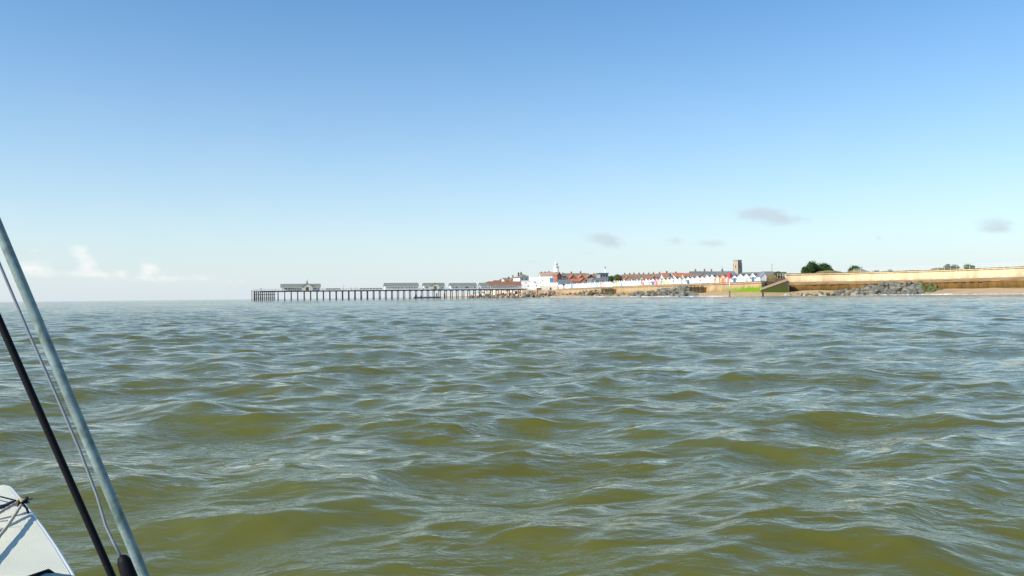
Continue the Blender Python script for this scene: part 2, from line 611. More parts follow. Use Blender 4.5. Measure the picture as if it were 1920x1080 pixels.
M_PROM = concrete_wall_mat('promenade_wall_concrete', (0.44, 0.31, 0.17), (0.27, 0.19, 0.08), 2.0, 3.4, 0.8,
                           ((0.14, 0.24, 0.012), 299, 318, 2.7, 4.1))
M_PALE = concrete_wall_mat('pale_wall_concrete', (0.72, 0.55, 0.33), (0.46, 0.32, 0.17), 5.0, 6.2, 0.7)
M_APRON = concrete_wall_mat('apron_concrete', (0.36, 0.24, 0.125), (0.19, 0.115, 0.04), 3.6, 5.0, 0.9)
M_TOE = concrete_wall_mat('toe_weed', (0.21, 0.11, 0.032), (0.060, 0.055, 0.012), 1.0, 3.9, 0.9)
M_PAVE = mat('paving', (0.45, 0.38, 0.29), 0.9, 0.1, 1.5)

pts, nrm = smooth_line(1044, 1434, 6)
w = sweep([(-1.3, 0.4), (-0.35, 4.75), (-0.7, 4.85), (-0.7, 5.25), (2.2, 5.25), (2.2, 0.4)], pts, nrm).build('sea_wall', M_PROM)
tag(w, 'tan concrete promenade wall below the beach huts with bright green weed', 'sea wall')
pr = sweep([(1.6, 4.9), (1.6, 5.33), (15, 5.4), (15, 4.9)], pts, nrm).build('promenade', M_PAVE)
tag(pr, kind='structure')

pts, nrm = smooth_line(1474, 2300, 14)
prof = [(0.0, 5.1), (0.25, 7.9), (-0.15, 8.05), (-0.15, 8.3), (1.6, 8.35), (1.6, 5.1)]
w = sweep(prof, pts, nrm).build('sea_wall', M_PALE)
tag(w, 'long pale sunlit concrete sea wall above the brown apron', 'sea wall')
ap = sweep([(-7.8, 4.15), (-6.2, 4.35), (-1.6, 5.25), (0.6, 5.3), (0.6, 3.5), (-7.8, 3.5)], pts, nrm, 0.03).build('apron_slab', M_APRON)
tag(ap, 'sloping brown concrete apron at the foot of the pale wall', 'apron')
toe = empty('toe_wall', (pts[0].x, pts[0].y, 0), 0, 'dark weedy toe wall of upright sheets above the sand', 'sea wall')
# the toe wall is upright sheets side by side
fine, fn = smooth_line(1474, 2060, 1.0)
acc = 0.0
last = fine[0] - fn[0] * 7.9
start = last
ln = 1.5
k = 0
for p, n in zip(fine[1:], fn[1:]):
    q = p - n * 7.9
    if (q - start).length >= ln:
        mid = (q + start) / 2
        d = (q - start).normalized()
        o = 0.10 if k % 2 else 0.0
        mb = MB()
        a = start + n * o; b = q + n * o
        sh = n * 0.35
        t0 = 4.1 + random.uniform(-0.06, 0.06)
        vs = []
        for z in (0.3, t0):
            vs += [(a.x - toe.location.x, a.y - toe.location.y, z), (b.x - toe.location.x, b.y - toe.location.y, z),
                   (b.x + sh.x - toe.location.x, b.y + sh.y - toe.location.y, z), (a.x + sh.x - toe.location.x, a.y + sh.y - toe.location.y, z)]
        mb.add(vs, [(0, 1, 2, 3), (4, 5, 6, 7), (0, 1, 5, 4), (1, 2, 6, 5), (2, 3, 7, 6), (3, 0, 4, 7)])
        mb.build('sheet', M_TOE, toe)
        start = q
        k += 1
cap = sweep([(-8.15, 4.0), (-8.15, 4.28), (-7.4, 4.3), (-7.4, 4.0)], [p - toe.location.to_2d() for p in pts], nrm).build('coping', M_APRON, toe)
vg = sweep([(1.4, 7.6), (1.4, 8.3), (4, 8.55), (9, 8.8), (14, 8.8), (14, 7.6)], pts, nrm, 0.12).build('grass_verge', M_GRASS)
tag(vg, kind='structure')

# low promenade wall beyond the pier
pts, nrm = smooth_line(836, 1043, 5)
M_SOUTH = concrete_wall_mat('beach_wall_plaster', (0.62, 0.46, 0.31), (0.36, 0.26, 0.15), 1.2, 2.6, 0.8)
mb = MB()
zs = [float(coast_dist(np.array([p.x]), np.array([p.y]))[1][0][0]) for p in pts]
vs, fs = [], []
for p, n, z in zip(pts, nrm, zs):
    for o, zz in ((-0.8, -0.8), (0, z + 0.1), (5.0, z + 0.12), (5.0, -0.8)):
        vs.append((p.x + n.x * o, p.y + n.y * o, zz))
for i in range(len(pts) - 1):
    for k in range(4):
        fs.append((i * 4 + k, i * 4 + (k + 1) % 4, (i + 1) * 4 + (k + 1) % 4, (i + 1) * 4 + k))
fs += [(0, 1, 2, 3), tuple(range((len(pts) - 1) * 4, len(pts) * 4))]
w = mb.add(vs, fs).build('sea_wall', M_SOUTH)
tag(w, 'cream beach wall seen between the pier piles', 'sea wall')

# ------------------------------------------------------------------ building kit
M_WHITE = mat('white_paint', (0.80, 0.79, 0.75), 0.6, 0.05, 2.0)
M_CREAM = mat('cream_render', (0.76, 0.68, 0.54), 0.8, 0.06, 1.5)
M_BRICK = mat('red_brick', (0.40, 0.15, 0.085), 0.9, 0.2, 4.0)
M_BRICKP = mat('pink_brick', (0.48, 0.29, 0.21), 0.9, 0.2, 4.0)
M_BRICKY = mat('sandy_brick', (0.55, 0.40, 0.26), 0.9, 0.15, 4.0)
M_TILE = mat('orange_tile', (0.40, 0.155, 0.085), 0.85, 0.22, 3.0)
M_TILEB = mat('brown_tile', (0.27, 0.13, 0.075), 0.85, 0.2, 3.0)
M_TILED = mat('old_tile', (0.26, 0.165, 0.115), 0.85, 0.2, 3.0)
M_SLATE = mat('grey_slate', (0.16, 0.17, 0.18), 0.7, 0.15, 3.0)
M_SLATEG = mat('green_grey_slate', (0.21, 0.215, 0.17), 0.8, 0.14, 2.0)
M_FLINT = mat('flint_stone', (0.42, 0.35, 0.27), 0.95, 0.22, 1.6)
M_GLASS = mat('window_glass', (0.03, 0.045, 0.06), 0.08, 0.1, 2.0, spec=0.5)
M_DOORD = mat('dark_door', (0.08, 0.07, 0.06), 0.6, 0.1, 2.0)
M_POT = mat('clay_pot', (0.40, 0.19, 0.10), 0.9, 0.15, 3.0)
M_STACK = mat('stack_brick', (0.24, 0.14, 0.10), 0.9, 0.2, 4.0)
M_BLUEW = mat('blue_window', (0.10, 0.22, 0.33), 0.15, 0.1, 1.0, spec=0.5)


def roof_slabs(mb_l, mb_r, w, d, ze, zr, th=0.22, ov=0.35):
    """two sloping slabs, ridge along local x"""
    h = d / 2 + ov
    drop = (zr - ze) / (d / 2) * ov
    for mb, s in ((mb_l, -1), (mb_r, 1)):
        poly = [(s * h, ze - drop), (0.0, zr), (0.0, zr + th), (s * h, ze - drop + th)]
        mb.prism(poly, 'x', -w / 2 - ov, w / 2 + ov)


def house(name, label, cat, px0, px1, ye, yr, Z, depth, ridge='x', yaw=0.0, wall=None, roof=None, chim=(), win=1, group=None, base=None, parent_xy=None, storeys=2, hip=False, ov=0.35, wmat=None):
    """house standing on the ground at depth Z; eaves and ridge heights are read off the photograph"""
    c = XY((px0 + px1) / 2, Z)
    az = math.atan2(c.x, c.y)
    W = (px1 - px0) / F * Z
    pm = (px0 + px1) / 2
    g = gz(c.x, c.y) - 0.4 if base is None else base
    ze = zat(pm, ye, Z) - g
    zr = zat(pm, yr, Z) - g
    root = empty(name, (c.x, c.y + 0.0, g), -az + yaw, label, cat, group)
    if ridge == 'y': w, d = depth, W
    else: w, d = W, depth
    def turn(o):
        if ridge == 'y': o.rotation_euler = (0, 0, math.pi / 2)
        return o
    mb = MB()
    if hip:
        mb.box(-w / 2, w / 2, -d / 2, d / 2, 0, ze)
    else:
        mb.prism([(-d / 2, 0), (d / 2, 0), (d / 2, ze), (0, zr), (-d / 2, ze)], 'x', -w / 2, w / 2)
    turn(mb.build('wall', wall or M_BRICK, root))
    rf = MB()
    if hip:
        o = 0.4
        i = min(w, d) / 2
        vs = [(-w/2-o, -d/2-o, ze), (w/2+o, -d/2-o, ze), (w/2+o, d/2+o, ze), (-w/2-o, d/2+o, ze), (-w/2+i, 0, zr), (w/2-i, 0, zr),
              (-w/2-o, -d/2-o, ze-.2), (w/2+o, -d/2-o, ze-.2), (w/2+o, d/2+o, ze-.2), (-w/2-o, d/2+o, ze-.2)]
        rf.add(vs, [(0, 1, 5, 4), (1, 2, 5), (2, 3, 4, 5), (3, 0, 4), (0, 1, 7, 6), (1, 2, 8, 7), (2, 3, 9, 8), (3, 0, 6, 9), (6, 7, 8, 9)])
    else:
        roof_slabs(rf, rf, w, d, ze, zr, ov=ov)
    rfo = turn(rf.build('roof', roof or M_TILED, root))
    rd = MB().box(-w / 2 - ov, w / 2 + ov, -0.16, 0.16, zr + 0.14, zr + 0.36) if not hip else None
    if rd: rd.build('ridge', roof or M_TILED, rfo)
    for fx, fy, ch in chim:
        x, y = fx * w / 2, fy * d / 2
        zt = zr + ch
        cm = MB().box(x - .55, x + .55, y - .4, y + .4, ze, zt).box(x - .65, x + .65, y - .5, y + .5, zt - .35, zt - .1)
        co = turn(cm.build('chimney', M_STACK, root))
        for s in (-.28, .28):
            MB().lathe([(.15, zt - .02), (.19, zt + .1), (.14, zt + .6)], 8, (x + s, y)).build('chimney_pot', M_POT, co)
    # windows on the two faces towards the sea and the camera
    if win:
        fr = wmat or M_WHITE
        n = max(1, int(W / 3.4))
        front = -d / 2 if ridge == 'x' else -depth / 2
        for s in range(storeys):
            zz = ze - 1.9 - s * 2.9
            if zz < 0.6: break
            for i in range(n):
                x = -W / 2 + W * (i + 0.5) / n
                wo = MB().box(x - .62, x + .62, front - .06, front + .1, zz - .05, zz + 1.35).build('window', fr, root)
                MB().box(x - .5, x - .04, front - .085, front - .02, zz + .06, zz + 1.24).build('pane', M_GLASS, wo)
                MB().box(x + .04, x + .5, front - .085, front - .02, zz + .06, zz + 1.24).build('pane', M_GLASS, wo)
    return root


# ------------------------------------------------------------------ the pier
PA = XY(477, 490); PB = XY(990, 541)
PD = (PB - PA).normalized()
PN = Vector((-PD.y, PD.x))                      # away from the camera
PYAW = math.atan2(PD.y, PD.x)
PLEN = (PB - PA).length
DECK = 5.85
M_PILE = mat('pier_pile', (0.075, 0.072, 0.068), 0.85, 0.25, 1.2, stain=(0.10, 0.12, 0.05), stain_amt=0.3)
M_PILEB = mat('timber_pile', (0.15, 0.085, 0.055), 0.9, 0.3, 1.2)
M_DECK = mat('deck_timber', (0.19, 0.165, 0.14), 0.85, 0.2, 1.5)
M_RAIL = mat('pier_rail', (0.62, 0.63, 0.62), 0.6, 0.08, 2.0)
M_BENCH = mat('bench_green', (0.10, 0.13, 0.10), 0.7, 0.1, 2.0)


def along(px, off=0.0):
    """distance from the pier head at pixel column px for a line off metres behind the pier axis"""
    dv = XY(px, 1.0)
    a = PA + PN * off
    den = PD.x * dv.y - PD.y * dv.x
    return -(a.x * dv.y - a.y * dv.x) / den


pier = empty('pier', (PA.x, PA.y, 0), PYAW, 'long timber decked pier on many dark piles running out from shore', 'pier')
MB().box(0, PLEN - 1, -3.2, 3.2, DECK - 0.28, DECK).build('deck', M_DECK, pier)
for y in (-2.9, 2.9):
    MB().box(4, PLEN - 2, y - .18, y + .18, DECK - 0.75, DECK - 0.285).build('deck_beam', M_PILE, pier)
hd = along(517) 
MB().box(-0.6, hd, -6.5, -3.205, DECK - 0.3, DECK - .01).box(-0.6, hd, 3.205, 7, DECK - 0.3, DECK - .01).build('landing_deck', M_DECK, pier)
s0 = along(521.5)
s1 = along(974)
NB = 41
pile_me = MB().lathe([(.30, -3.0), (.30, 0.4), (.27, 2.0), (.25, DECK - 0.7)], 10).mesh('pile', M_PILE, True)
head_me = MB().box(-.22, .22, -3.1, 3.1, DECK - 1.05, DECK - 0.755).prism([(-2.9, DECK - 1.05), (-2.35, DECK - 1.05), (-2.62, DECK - 1.9)], 'x', -.15, .15).prism([(2.35, DECK - 1.05), (2.9, DECK - 1.05), (2.62, DECK - 1.9)], 'x', -.15, .15).mesh('crosshead', M_PILE)
for i in range(NB):
    x = s0 + (s1 - s0) * i / (NB - 1)
    for y in (-2.6, 2.6):
        o = link('pile', pile_me, pier)
        o.location = (x + random.uniform(-.05, .05), y, 0)
        o.rotation_euler = (0, 0, random.uniform(0, 6))
    o = link('crosshead', head_me, pier)
    o.location = (x, 0, 0)
tp = MB().lathe([(.26, -3.0), (.27, 1.0), (.24, DECK - 0.32)], 8).mesh('fender_pile', M_PILEB, True)
tp2 = MB().lathe([(.26, -3.0), (.27, 1.0), (.24, DECK - 0.32)], 8).mesh('fender_pile', M_PILE, True)
x = 0.0
j = 0
while x < hd:
    for y in (-6.0, -2.0, 2.2, 6.4):
        o = link('fender_pile', tp if (x < 3.8 and j % 2 == 0) else tp2, pier)
        o.location = (x + random.uniform(-.12, .12), y + random.uniform(-.2, .2), 0)
    x += 1.15
    j += 1
for zc in (1.5, 3.6):
    for y in (-6.0, 6.4):
        MB().box(-0.4, hd, y - .33, y - .27, zc - .15, zc + .15).build('waling', M_PILE, pier)
MB().lathe([(.22, -3), (.2, DECK + .5)], 8, (-1.3, -6.2)).build('dolphin_pile', M_PILEB, pier)


def railing(x0, x1, y, name='railing'):
    mb = MB()
    for z in (0.45, 0.8, 1.12):
        mb.box(x0, x1, y - .03, y + .03, DECK + z - .03, DECK + z + .03)
    n = int((x1 - x0) / 2)
    for i in range(n + 1):
        x = x0 + (x1 - x0) * i / n
        mb.box(x - .05, x + .05, y - .05, y + .05, DECK - .1, DECK + 1.16)
    mb.build(name, M_RAIL, pier)


railing(hd, s1, -3.12); railing(hd, s1, 3.12); railing(-0.5, hd, -6.4); railing(-0.5, hd, 6.9)


def pier_pt(px, off):
    s = along(px, off)
    q = PA + PD * s + PN * off
    return q


def pier_hall(name, label, px0, px1, yr, ye, depth=5.0, gable=None, roof=None, wall=None, windows=(), posts=0, off=0.4, right_roof=None, cat='building'):
    """hall on the pier deck, ridge along the pier, read off at its front wall"""
    fo = off - depth / 2
    a, b = along(px0, fo), along(px1, fo)
    m = (a + b) / 2
    q = PA + PD * m + PN * off
    pm = (px0 + px1) / 2
    Zf = (PA + PD * m + PN * fo).y
    ze = zat(pm, ye, Zf) - DECK
    zr = zat(pm, yr, Zf + depth / 2) - DECK
    w = b - a
    r = empty(name, (q.x, q.y, DECK - 0.01), PYAW, label, cat)
    MB().prism([(-depth / 2 + (1.4 if posts else 0), 0), (depth / 2, 0), (depth / 2, ze), (0, zr), (-depth / 2 + (1.4 if posts else 0), ze + (0.9 if posts else 0))], 'x', -w / 2 + .2, w / 2 - .2).build('wall', wall or M_WHITE, r)
    rf = MB()
    roof_slabs(rf, rf, w, depth, ze, zr, .16, .3)
    ro = rf.build('roof', roof or M_SLATEG, r)
    MB().box(-w / 2 - .3, w / 2 + .3, -.12, .12, zr + .1, zr + .28).build('ridge', roof or M_SLATEG, ro)
    fy = -depth / 2
    MB().box(-w / 2 - .3, w / 2 + .3, fy - .36, fy - .3, ze - .42, ze - .18).build('fascia', M_WHITE, ro)
    if posts:
        for i in range(posts):
            x = -w / 2 + .3 + (w * 0.62) * i / (posts - 1)
            MB().box(x - .11, x + .11, fy + .02, fy + .24, 0, ze - .02).build('post', M_WHITE, r)
    for p0, p1, z0, z1 in windows:
        x0 = along(p0, fo) - m; x1 = along(p1, fo) - m
        yy = fy + (1.4 if posts else 0)
        wo = MB().box(x0, x1, yy - .07, yy + .1, z0, z1).build('window', M_WHITE, r)
        MB().box(x0 + .1, x1 - .1, yy - .1, yy - .03, z0 + .1, z1 - .1).build('pane', M_GLASS, wo)
    if gable:
        g0, g1, ga, gw = gable
        x0 = along(g0, fo) - m; x1 = along(g1, fo) - m; xm = (x0 + x1) / 2
        za = zat((g0 + g1) / 2, ga, Zf) - DECK
        go = MB().prism([(x0 + .3, 0), (x1 - .3, 0), (x1 - .3, ze), (xm, za - .15), (x0 + .3, ze)], 'y', fy - .6, 0.4).build('gable_porch', gw, r)
        sl = MB()
        for s, xe in ((-1, x0), (1, x1)):
            sl.prism([(xe, ze - .1), (xm, za), (xm, za + .16), (xe, ze + .06)], 'y', fy - .85, 0.9)
        sl.build('porch_roof', roof or M_SLATEG, go)
        dz = MB().box(xm - .8, xm + .8, fy - .66, fy - .5, .05, 2.1).build('door', M_DOORD, go)
        return r, xm, za, m
    return r


# the hall near the pier head, with open colonnade, gabled porch and spire
r, xm, za, m = pier_hall('pier_pavilion', 'white pavilion near the pier head with open posts, gable and small spire', 527, 601, 533, 538.2, 6.0,
                         gable=(565, 587, 530.3, M_CREAM), posts=9,
                         windows=[(534, 538, .8, 1.9), (541, 545, .8, 1.9), (548, 552, .8, 1.9), (590, 594, .8, 1.9)])
MB().box(xm - .35, xm + .35, -.35 - 3, .35 - 3, za - .3, za + .8).lathe([(.45, za + .8), (.1, za + 1.5), (.02, za + 2.6)], 8, (xm, -3.0)).build('spire', M_SLATE, r)
pier_hall('pier_hall', 'long white hall with slate roof standing alone half way along the pier', 722, 785, 531.2, 536.2, 5.2,
          windows=[(737, 738.4, .8, 2.0), (742, 743.5, .8, 2.0), (747, 748.4, .4, 2.0), (753, 754.4, .8, 2.0), (762, 763.5, .8, 2.0), (767, 768.5, .4, 2.0), (772, 773.4, .8, 2.0), (777, 778.5, .8, 2.0)])
r, xm, za, m = pier_hall('pier_kiosk', 'short white pier building with a cream gable over its door', 795, 834, 531.2, 536.2, 5.2,
                         gable=(806, 825, 530.4, M_CREAM), windows=[(799, 802, .8, 2.0), (829, 831, .8, 2.0)])
MB().tube([(xm, -2.5, za), (xm, -2.5, za + 3.0)], .07, 6).build('flagpole', M_WHITE, r)
pier_hall('pier_hall', 'white pier hall with slate roof between the gabled kiosk and shore', 845, 894, 531.3, 536.0, 5.2,
          windows=[(849, 851, .8, 2.1), (854, 858, .8, 2.1), (872, 879, .7, 2.1), (889, 892, .8, 2.1)])
pier_hall('pier_hall', 'small white pier hall with grey roof adjoining the brown roofed hall', 901, 918, 531.0, 536.3, 5.0, windows=[(904, 906, .8, 2.0), (909, 911, .8, 2.0)])
pier_hall('pier_arcade', 'long white pier building under a brown tiled roof with a row of windows', 918.6, 978, 528.2, 535.8, 7.0, roof=M_TILEB, off=0.9,
          windows=[(920 + i * 4.6, 923.6 + i * 4.6, 1.0, 2.4) for i in range(11)])

# benches and shelters set out on the deck
bench0 = None
for px in (614, 619.5, 625, 630.5, 636, 678, 684, 690, 696, 702, 708, 714):
    q = pier_pt(px, -1.6)
    if bench0 is None:
        b = empty('deck_bench', (0, 0, 0), 0, 'green slatted bench with tall back on the pier deck', 'bench', 'benches along the pier deck')
        for z in (.45,):
            for i in range(4):
                MB().box(-.8, .8, -.25 + i * .13, -.14 + i * .13, z, z + .04).build('slat', M_BENCH, b)
        MB().box(-.8, .8, .27, .33, .5, 1.25).build('backrest', M_BENCH, b)
        for x in (-.7, .7):
            MB().box(x - .04, x + .04, -.25, .33, 0, .449).build('leg', M_BENCH, b)
        bench0 = b
    else:
        b = copy_tree(bench0)
    b.location = (q.x, q.y, DECK)
    b.rotation_euler = (0, 0, PYAW)


def lamp_post(name, label, x, y, z, h, arms=2, group=None, m=None):
    r = empty(name, (x, y, z), PYAW, label, 'lamp post', group)
    m = m or M_SLATE
    MB().lathe([(.16, 0), (.16, .8), (.09, .9), (.065, h)], 8).build('post', m, r, True)
    MB().tube([(-.7, 0, h - .1), (-.5, 0, h + .05), (0, 0, h - .2), (.5, 0, h + .05), (.7, 0, h - .1)], .04, 6).build('bracket', m, r)
    for s in (-.7, .7):
        MB().lathe([(.05, h - .1), (.22, h - .2), (.20, h - .38), (.08, h - .42)], 8, (s, 0)).build('lamp_head', M_WHITE, r)
    return r


q = pier_pt(644, -2.2); lamp_post('lamp_post', 'twin headed lamp post on the bare stretch of pier deck', q.x, q.y, DECK, 3.3)
# white ticket box at the pier head
q = pier_pt(489.5, 1.0)
b = empty('deck_locker', (q.x, q.y, DECK), PYAW, 'white box shaped locker on the pier head', 'locker')
MB().box(-.55, .55, -.5, .5, 0, 1.5).build('body', M_WHITE, b)
MB().prism([(-.62, 1.5), (.62, 1.5), (0, 1.8)], 'y', -.58, .58).build('lid', M_WHITE, b)


# people walking on the pier
M_SKIN = mat('skin', (0.50, 0.30, 0.21), 0.6, 0.05, 8)
M_HAIR = mat('hair', (0.06, 0.04, 0.025), 0.7, 0.2, 20)


def person(label, x, y, z, rz, shirt, trousers, walk=0.18):
    r = empty('person', (x, y, z), rz, label, 'person', 'people walking on the pier')
    J = {'pel': (0, 0, .95), 'wst': (0, 0, 1.12), 'chs': (0, 0, 1.38), 'nck': (0, 0, 1.53), 'hed': (0, -.01, 1.62), 'top': (0, -.01, 1.74),
         'sl': (-.19, 0, 1.43), 'el': (-.24, .06, 1.15), 'hl': (-.25, -.06, .90), 'sr': (.19, 0, 1.43), 'er': (.24, .02, 1.15), 'hr': (.25, -.12, .92),
         'pl': (-.09, 0, .9), 'kl': (-.10, -walk * .7, .5), 'al': (-.10, -walk * .8, .08), 'tl': (-.10, -walk * .8 - .16, .03),
         'pr': (.09, 0, .9), 'kr': (.10, walk * .3, .5), 'ar': (.10, walk * 1.1, .10), 'tr': (.10, walk * 1.1 - .15, .03)}
    E = [('pel', 'wst'), ('wst', 'chs'), ('chs', 'nck'), ('nck', 'hed'), ('hed', 'top'), ('chs', 'sl'), ('sl', 'el'), ('el', 'hl'), ('chs', 'sr'), ('sr', 'er'), ('er', 'hr'),
         ('pel', 'pl'), ('pl', 'kl'), ('kl', 'al'), ('al', 'tl'), ('pel', 'pr'), ('pr', 'kr'), ('kr', 'ar'), ('ar', 'tr')]
    R = {'pel': .14, 'wst': .13, 'chs': .15, 'nck': .06, 'hed': .09, 'top': .075, 'sl': .07, 'el': .05, 'hl': .038, 'sr': .07, 'er': .05, 'hr': .038,
         'pl': .10, 'kl': .065, 'al': .045, 'tl': .04, 'pr': .10, 'kr': .065, 'ar': .045, 'tr': .04}
    ks = list(J)
    me = bpy.data.meshes.new('body')
    me.from_pydata([J[k_] for k_ in ks], [(ks.index(a), ks.index(b)) for a, b in E], [])
    o = link('body', me, r)
    md = o.modifiers.new('skin', 'SKIN')
    for i, k_ in enumerate(ks):
        sv = me.skin_vertices[0].data[i]
        sv.radius = (R[k_], R[k_] * (.75 if k_ in ('pel', 'wst', 'chs') else 1))
        sv.use_root = (k_ == 'pel')
    o.modifiers.new('sub', 'SUBSURF').levels = 1
    dg = bpy.context.evaluated_depsgraph_get()
    nm = bpy.data.meshes.new_from_object(o.evaluated_get(dg))
    o.modifiers.clear()
    o.data = nm
    nm.materials.clear()
    for m_ in (shirt, trousers, M_SKIN): nm.materials.append(m_)
    for p in nm.polygons:
        c = p.center
        p.material_index = 2 if (c.z > 1.5 or (abs(c.x) > .2 and c.z < 1.05)) else (1 if c.z < .98 else 0)
        p.use_smooth = True
    MB().lathe([(.02, 1.79), (.08, 1.77), (.105, 1.70), (.10, 1.64)], 10, (0, .02)).build('hair', M_HAIR, r, True)
    return r


SH = [mat('shirt_navy', (0.03, 0.05, 0.12), 0.9), mat('shirt_red', (0.35, 0.05, 0.04), 0.9), mat('shirt_grey', (0.16, 0.16, 0.17), 0.9)]
TR = mat('trousers_dark', (0.04, 0.04, 0.05), 0.9)
TRB = mat('trousers_beige', (0.33, 0.26, 0.18), 0.9)
for px, lab, s_, t_, rz in ((658.7, 'person in dark navy top walking alone on the pier deck', SH[0], TR, 1.2), (666.3, 'person in grey top walking beside another on the pier', SH[2], TR, -1.4),
                            (669.8, 'person in red top and beige trousers on the pier', SH[1], TRB, -1.2)):
    q = pier_pt(px, -1.0)
    person(lab, q.x, q.y, DECK, rz, s_, t_)

# old posts standing in the water by the pier
M_OLDT = mat('old_wet_timber', (0.05, 0.045, 0.04), 0.8, 0.3, 2.0)
for px, y0, r_, Z, lab in ((819, 549.5, .42, 500, 'stout old timber post in the water before the gabled kiosk'), (833.6, 549.5, .5, 505, 'thick old timber post in the water between kiosk and hall')):
    c = XY(px, Z)
    z = zat(px, y0, Z)
    o = MB().lathe([(r_ * .95, -3), (r_, 0), (r_ * .95, z - .5), (r_ * .8, z - .1), (r_ * .5, z)], 9).build('mooring_post', M_OLDT, None, True)
    o.location = (c.x, c.y, 0)
    tag(o, lab, 'post')
g = empty('timber_groyne', (XY(776, 560).x, XY(776, 560).y, 0), 0, 'low dark timber groyne running out under the pier', 'groyne')
g0 = XY(776, 560); g1 = XY(826, 640)
n = 14
for i in range(n):
    p = g0.lerp(g1, i / (n - 1)) - g0
    h = random.uniform(.9, 1.9) + (1.0 if i in (1, 3) else 0)
    MB().lathe([(.28, -3), (.26, h)], 7, (p.x, p.y)).build('post', M_OLDT, g)
d = (g1 - g0)
dn = d.normalized()
for z in (0.1, .5, .9):
    pn = Vector((-dn.y, dn.x)) * .3
    mb = MB()
    mb.add([(0 - pn.x, 0 - pn.y, z), (d.x - pn.x, d.y - pn.y, z), (d.x - pn.x, d.y - pn.y, z + .32), (-pn.x, -pn.y, z + .32),
            (-pn.x * 1.5, -pn.y * 1.5, z), (d.x - pn.x * 1.5, d.y - pn.y * 1.5, z), (d.x - pn.x * 1.5, d.y - pn.y * 1.5, z + .32), (-pn.x * 1.5, -pn.y * 1.5, z + .32)],
           [(0, 1, 2, 3), (4, 5, 6, 7), (0, 1, 5, 4), (2, 3, 7, 6), (0, 3, 7, 4), (1, 2, 6, 5)]).build('plank', M_OLDT, g)

# ------------------------------------------------------------------ pier entrance: stepped white building
def block(mb, px0, px1, ytop, Z, depth, base):
    a, b = XY(px0, Z), XY(px1, Z)
    zt = zat((px0 + px1) / 2, ytop, Z)
    d = (b - a).normalized()
    n = Vector((-d.y, d.x))
    if n.y < 0: n = -n
    q = [a, b, b + n * depth, a + n * depth]
    mb.add([(p.x, p.y, base) for p in q] + [(p.x, p.y, zt) for p in q], [(3, 2, 1, 0), (4, 5, 6, 7), (0, 1, 5, 4), (1, 2, 6, 5), (2, 3, 7, 6), (3, 0, 4, 7)])
    return zt


M_BRIGHT = mat('white_render', (0.84, 0.82, 0.78), 0.7, 0.05, 0.6)
e = empty('pier_entrance_building', (0, 0, 0), 0, 'large stepped white flat roofed building at the landward end of the pier', 'building')
MBX = MB()
block(MBX, 978.5, 1002, 526.5, 545, 14, 4.5); MBX.build('wing', M_BRIGHT, e)
MBX = MB(); block(MBX, 993, 1036, 518.0, 549, 16, 4.5); MBX.build('main_block', M_BRIGHT, e)
MBX = MB(); block(MBX, 1002.3, 1047, 530.5, 541, 7.9, 4.5); MBX.build('front_block', M_BRIGHT, e)
MBX = MB(); block(MBX, 1012, 1046, 535.5, 537, 3.9, 4.5); MBX.build('terrace_block', M_CREAM, e)
for a_, b_, t_, Z_ in ((978, 1002.2, 526.1, 544.8), (992.6, 1036.4, 517.5, 548.7), (1002, 1047.4, 530.1, 540.8)):
    MBX = MB(); zt = block(MBX, a_, b_, t_, Z_, 8, zat((a_ + b_) / 2, t_, Z_) - .28); MBX.build('parapet', M_WHITE, e)


def face_box(parent, name, px0, px1, y0, y1, Z, m, th=.15):
    a, b = XY(px0, Z), XY(px1, Z)
    z1 = zat((px0 + px1) / 2, y0, Z); z0 = zat((px0 + px1) / 2, y1, Z)
    mb = MB()
    vs = []
    for yy in (0, th):
        vs += [(a.x, a.y + yy, z0), (b.x, b.y + yy, z0), (b.x, b.y + yy, z1), (a.x, a.y + yy, z1)]
    mb.add(vs, [(0, 1, 2, 3), (4, 5, 6, 7), (0, 1, 5, 4), (1, 2, 6, 5), (2, 3, 7, 6), (3, 0, 4, 7)])
    return mb.build(name, m, parent)


w_ = face_box(e, 'window', 1030.3, 1038.6, 520.3, 529.8, 548.6, M_WHITE, .5)
face_box(w_, 'pane', 1030.9, 1034, 521, 529.2, 548.45, M_BLUEW, .1); face_box(w_, 'pane', 1034.5, 1038, 521, 529.2, 548.45, M_BLUEW, .1)
for p0, p1, y0, y1, Z_ in ((984.5, 987, 529, 530.2, 544.7), (1016, 1017.2, 524, 527.5, 548.7), (989, 992, 535, 537.3, 540.5), (1012.5, 1014, 527.5, 529.5, 548.7), (1004, 1006.5, 534, 536, 540.7)):
    w_ = face_box(e, 'window', p0, p1, y0, y1, Z_, M_WHITE, .3)
    face_box(w_, 'pane', p0 + .3, p1 - .3, y0 + .25, y1 - .25, Z_ - .06, M_GLASS, .1)
face_box(e, 'door', 1031, 1033.6, 539, 542.8, 536.8, M_DOORD, .2)
# timber sided kiosk in front
c = XY(1011, 528)
k_ = empty('timber_kiosk', (c.x, c.y, gz(c.x, c.y) + .0), 0, 'small brown timber kiosk in front of the white entrance building', 'kiosk')
k_.location.z = zat(1011, 544.5, 528)
MB().box(-1.6, 1.6, -1.2, 1.2, -3.5, 1.3).build('wall', M_TILEB, k_); MB().prism([(-1.9, 1.3), (1.9, 1.3), (1.7, 1.6), (-1.7, 1.6)], 'y', -1.5, 1.5).build('roof', M_TILED, k_)
# foreshore wall and slope below the entrance building
pl = empty('forecourt_wall', (0, 0, 0), 0, 'sandy retaining wall of the pier forecourt above the boulders', 'wall')
for p0, p1, y0 in ((979, 1010, 543.2), (1010, 1040, 543.6), (1040, 1066, 543.4)):
    mbx = MB(); block(mbx, p0, p1, y0, 527 - (p0 - 979) * .12, 12, 0.5); mbx.build('panel', M_SOUTH, pl)

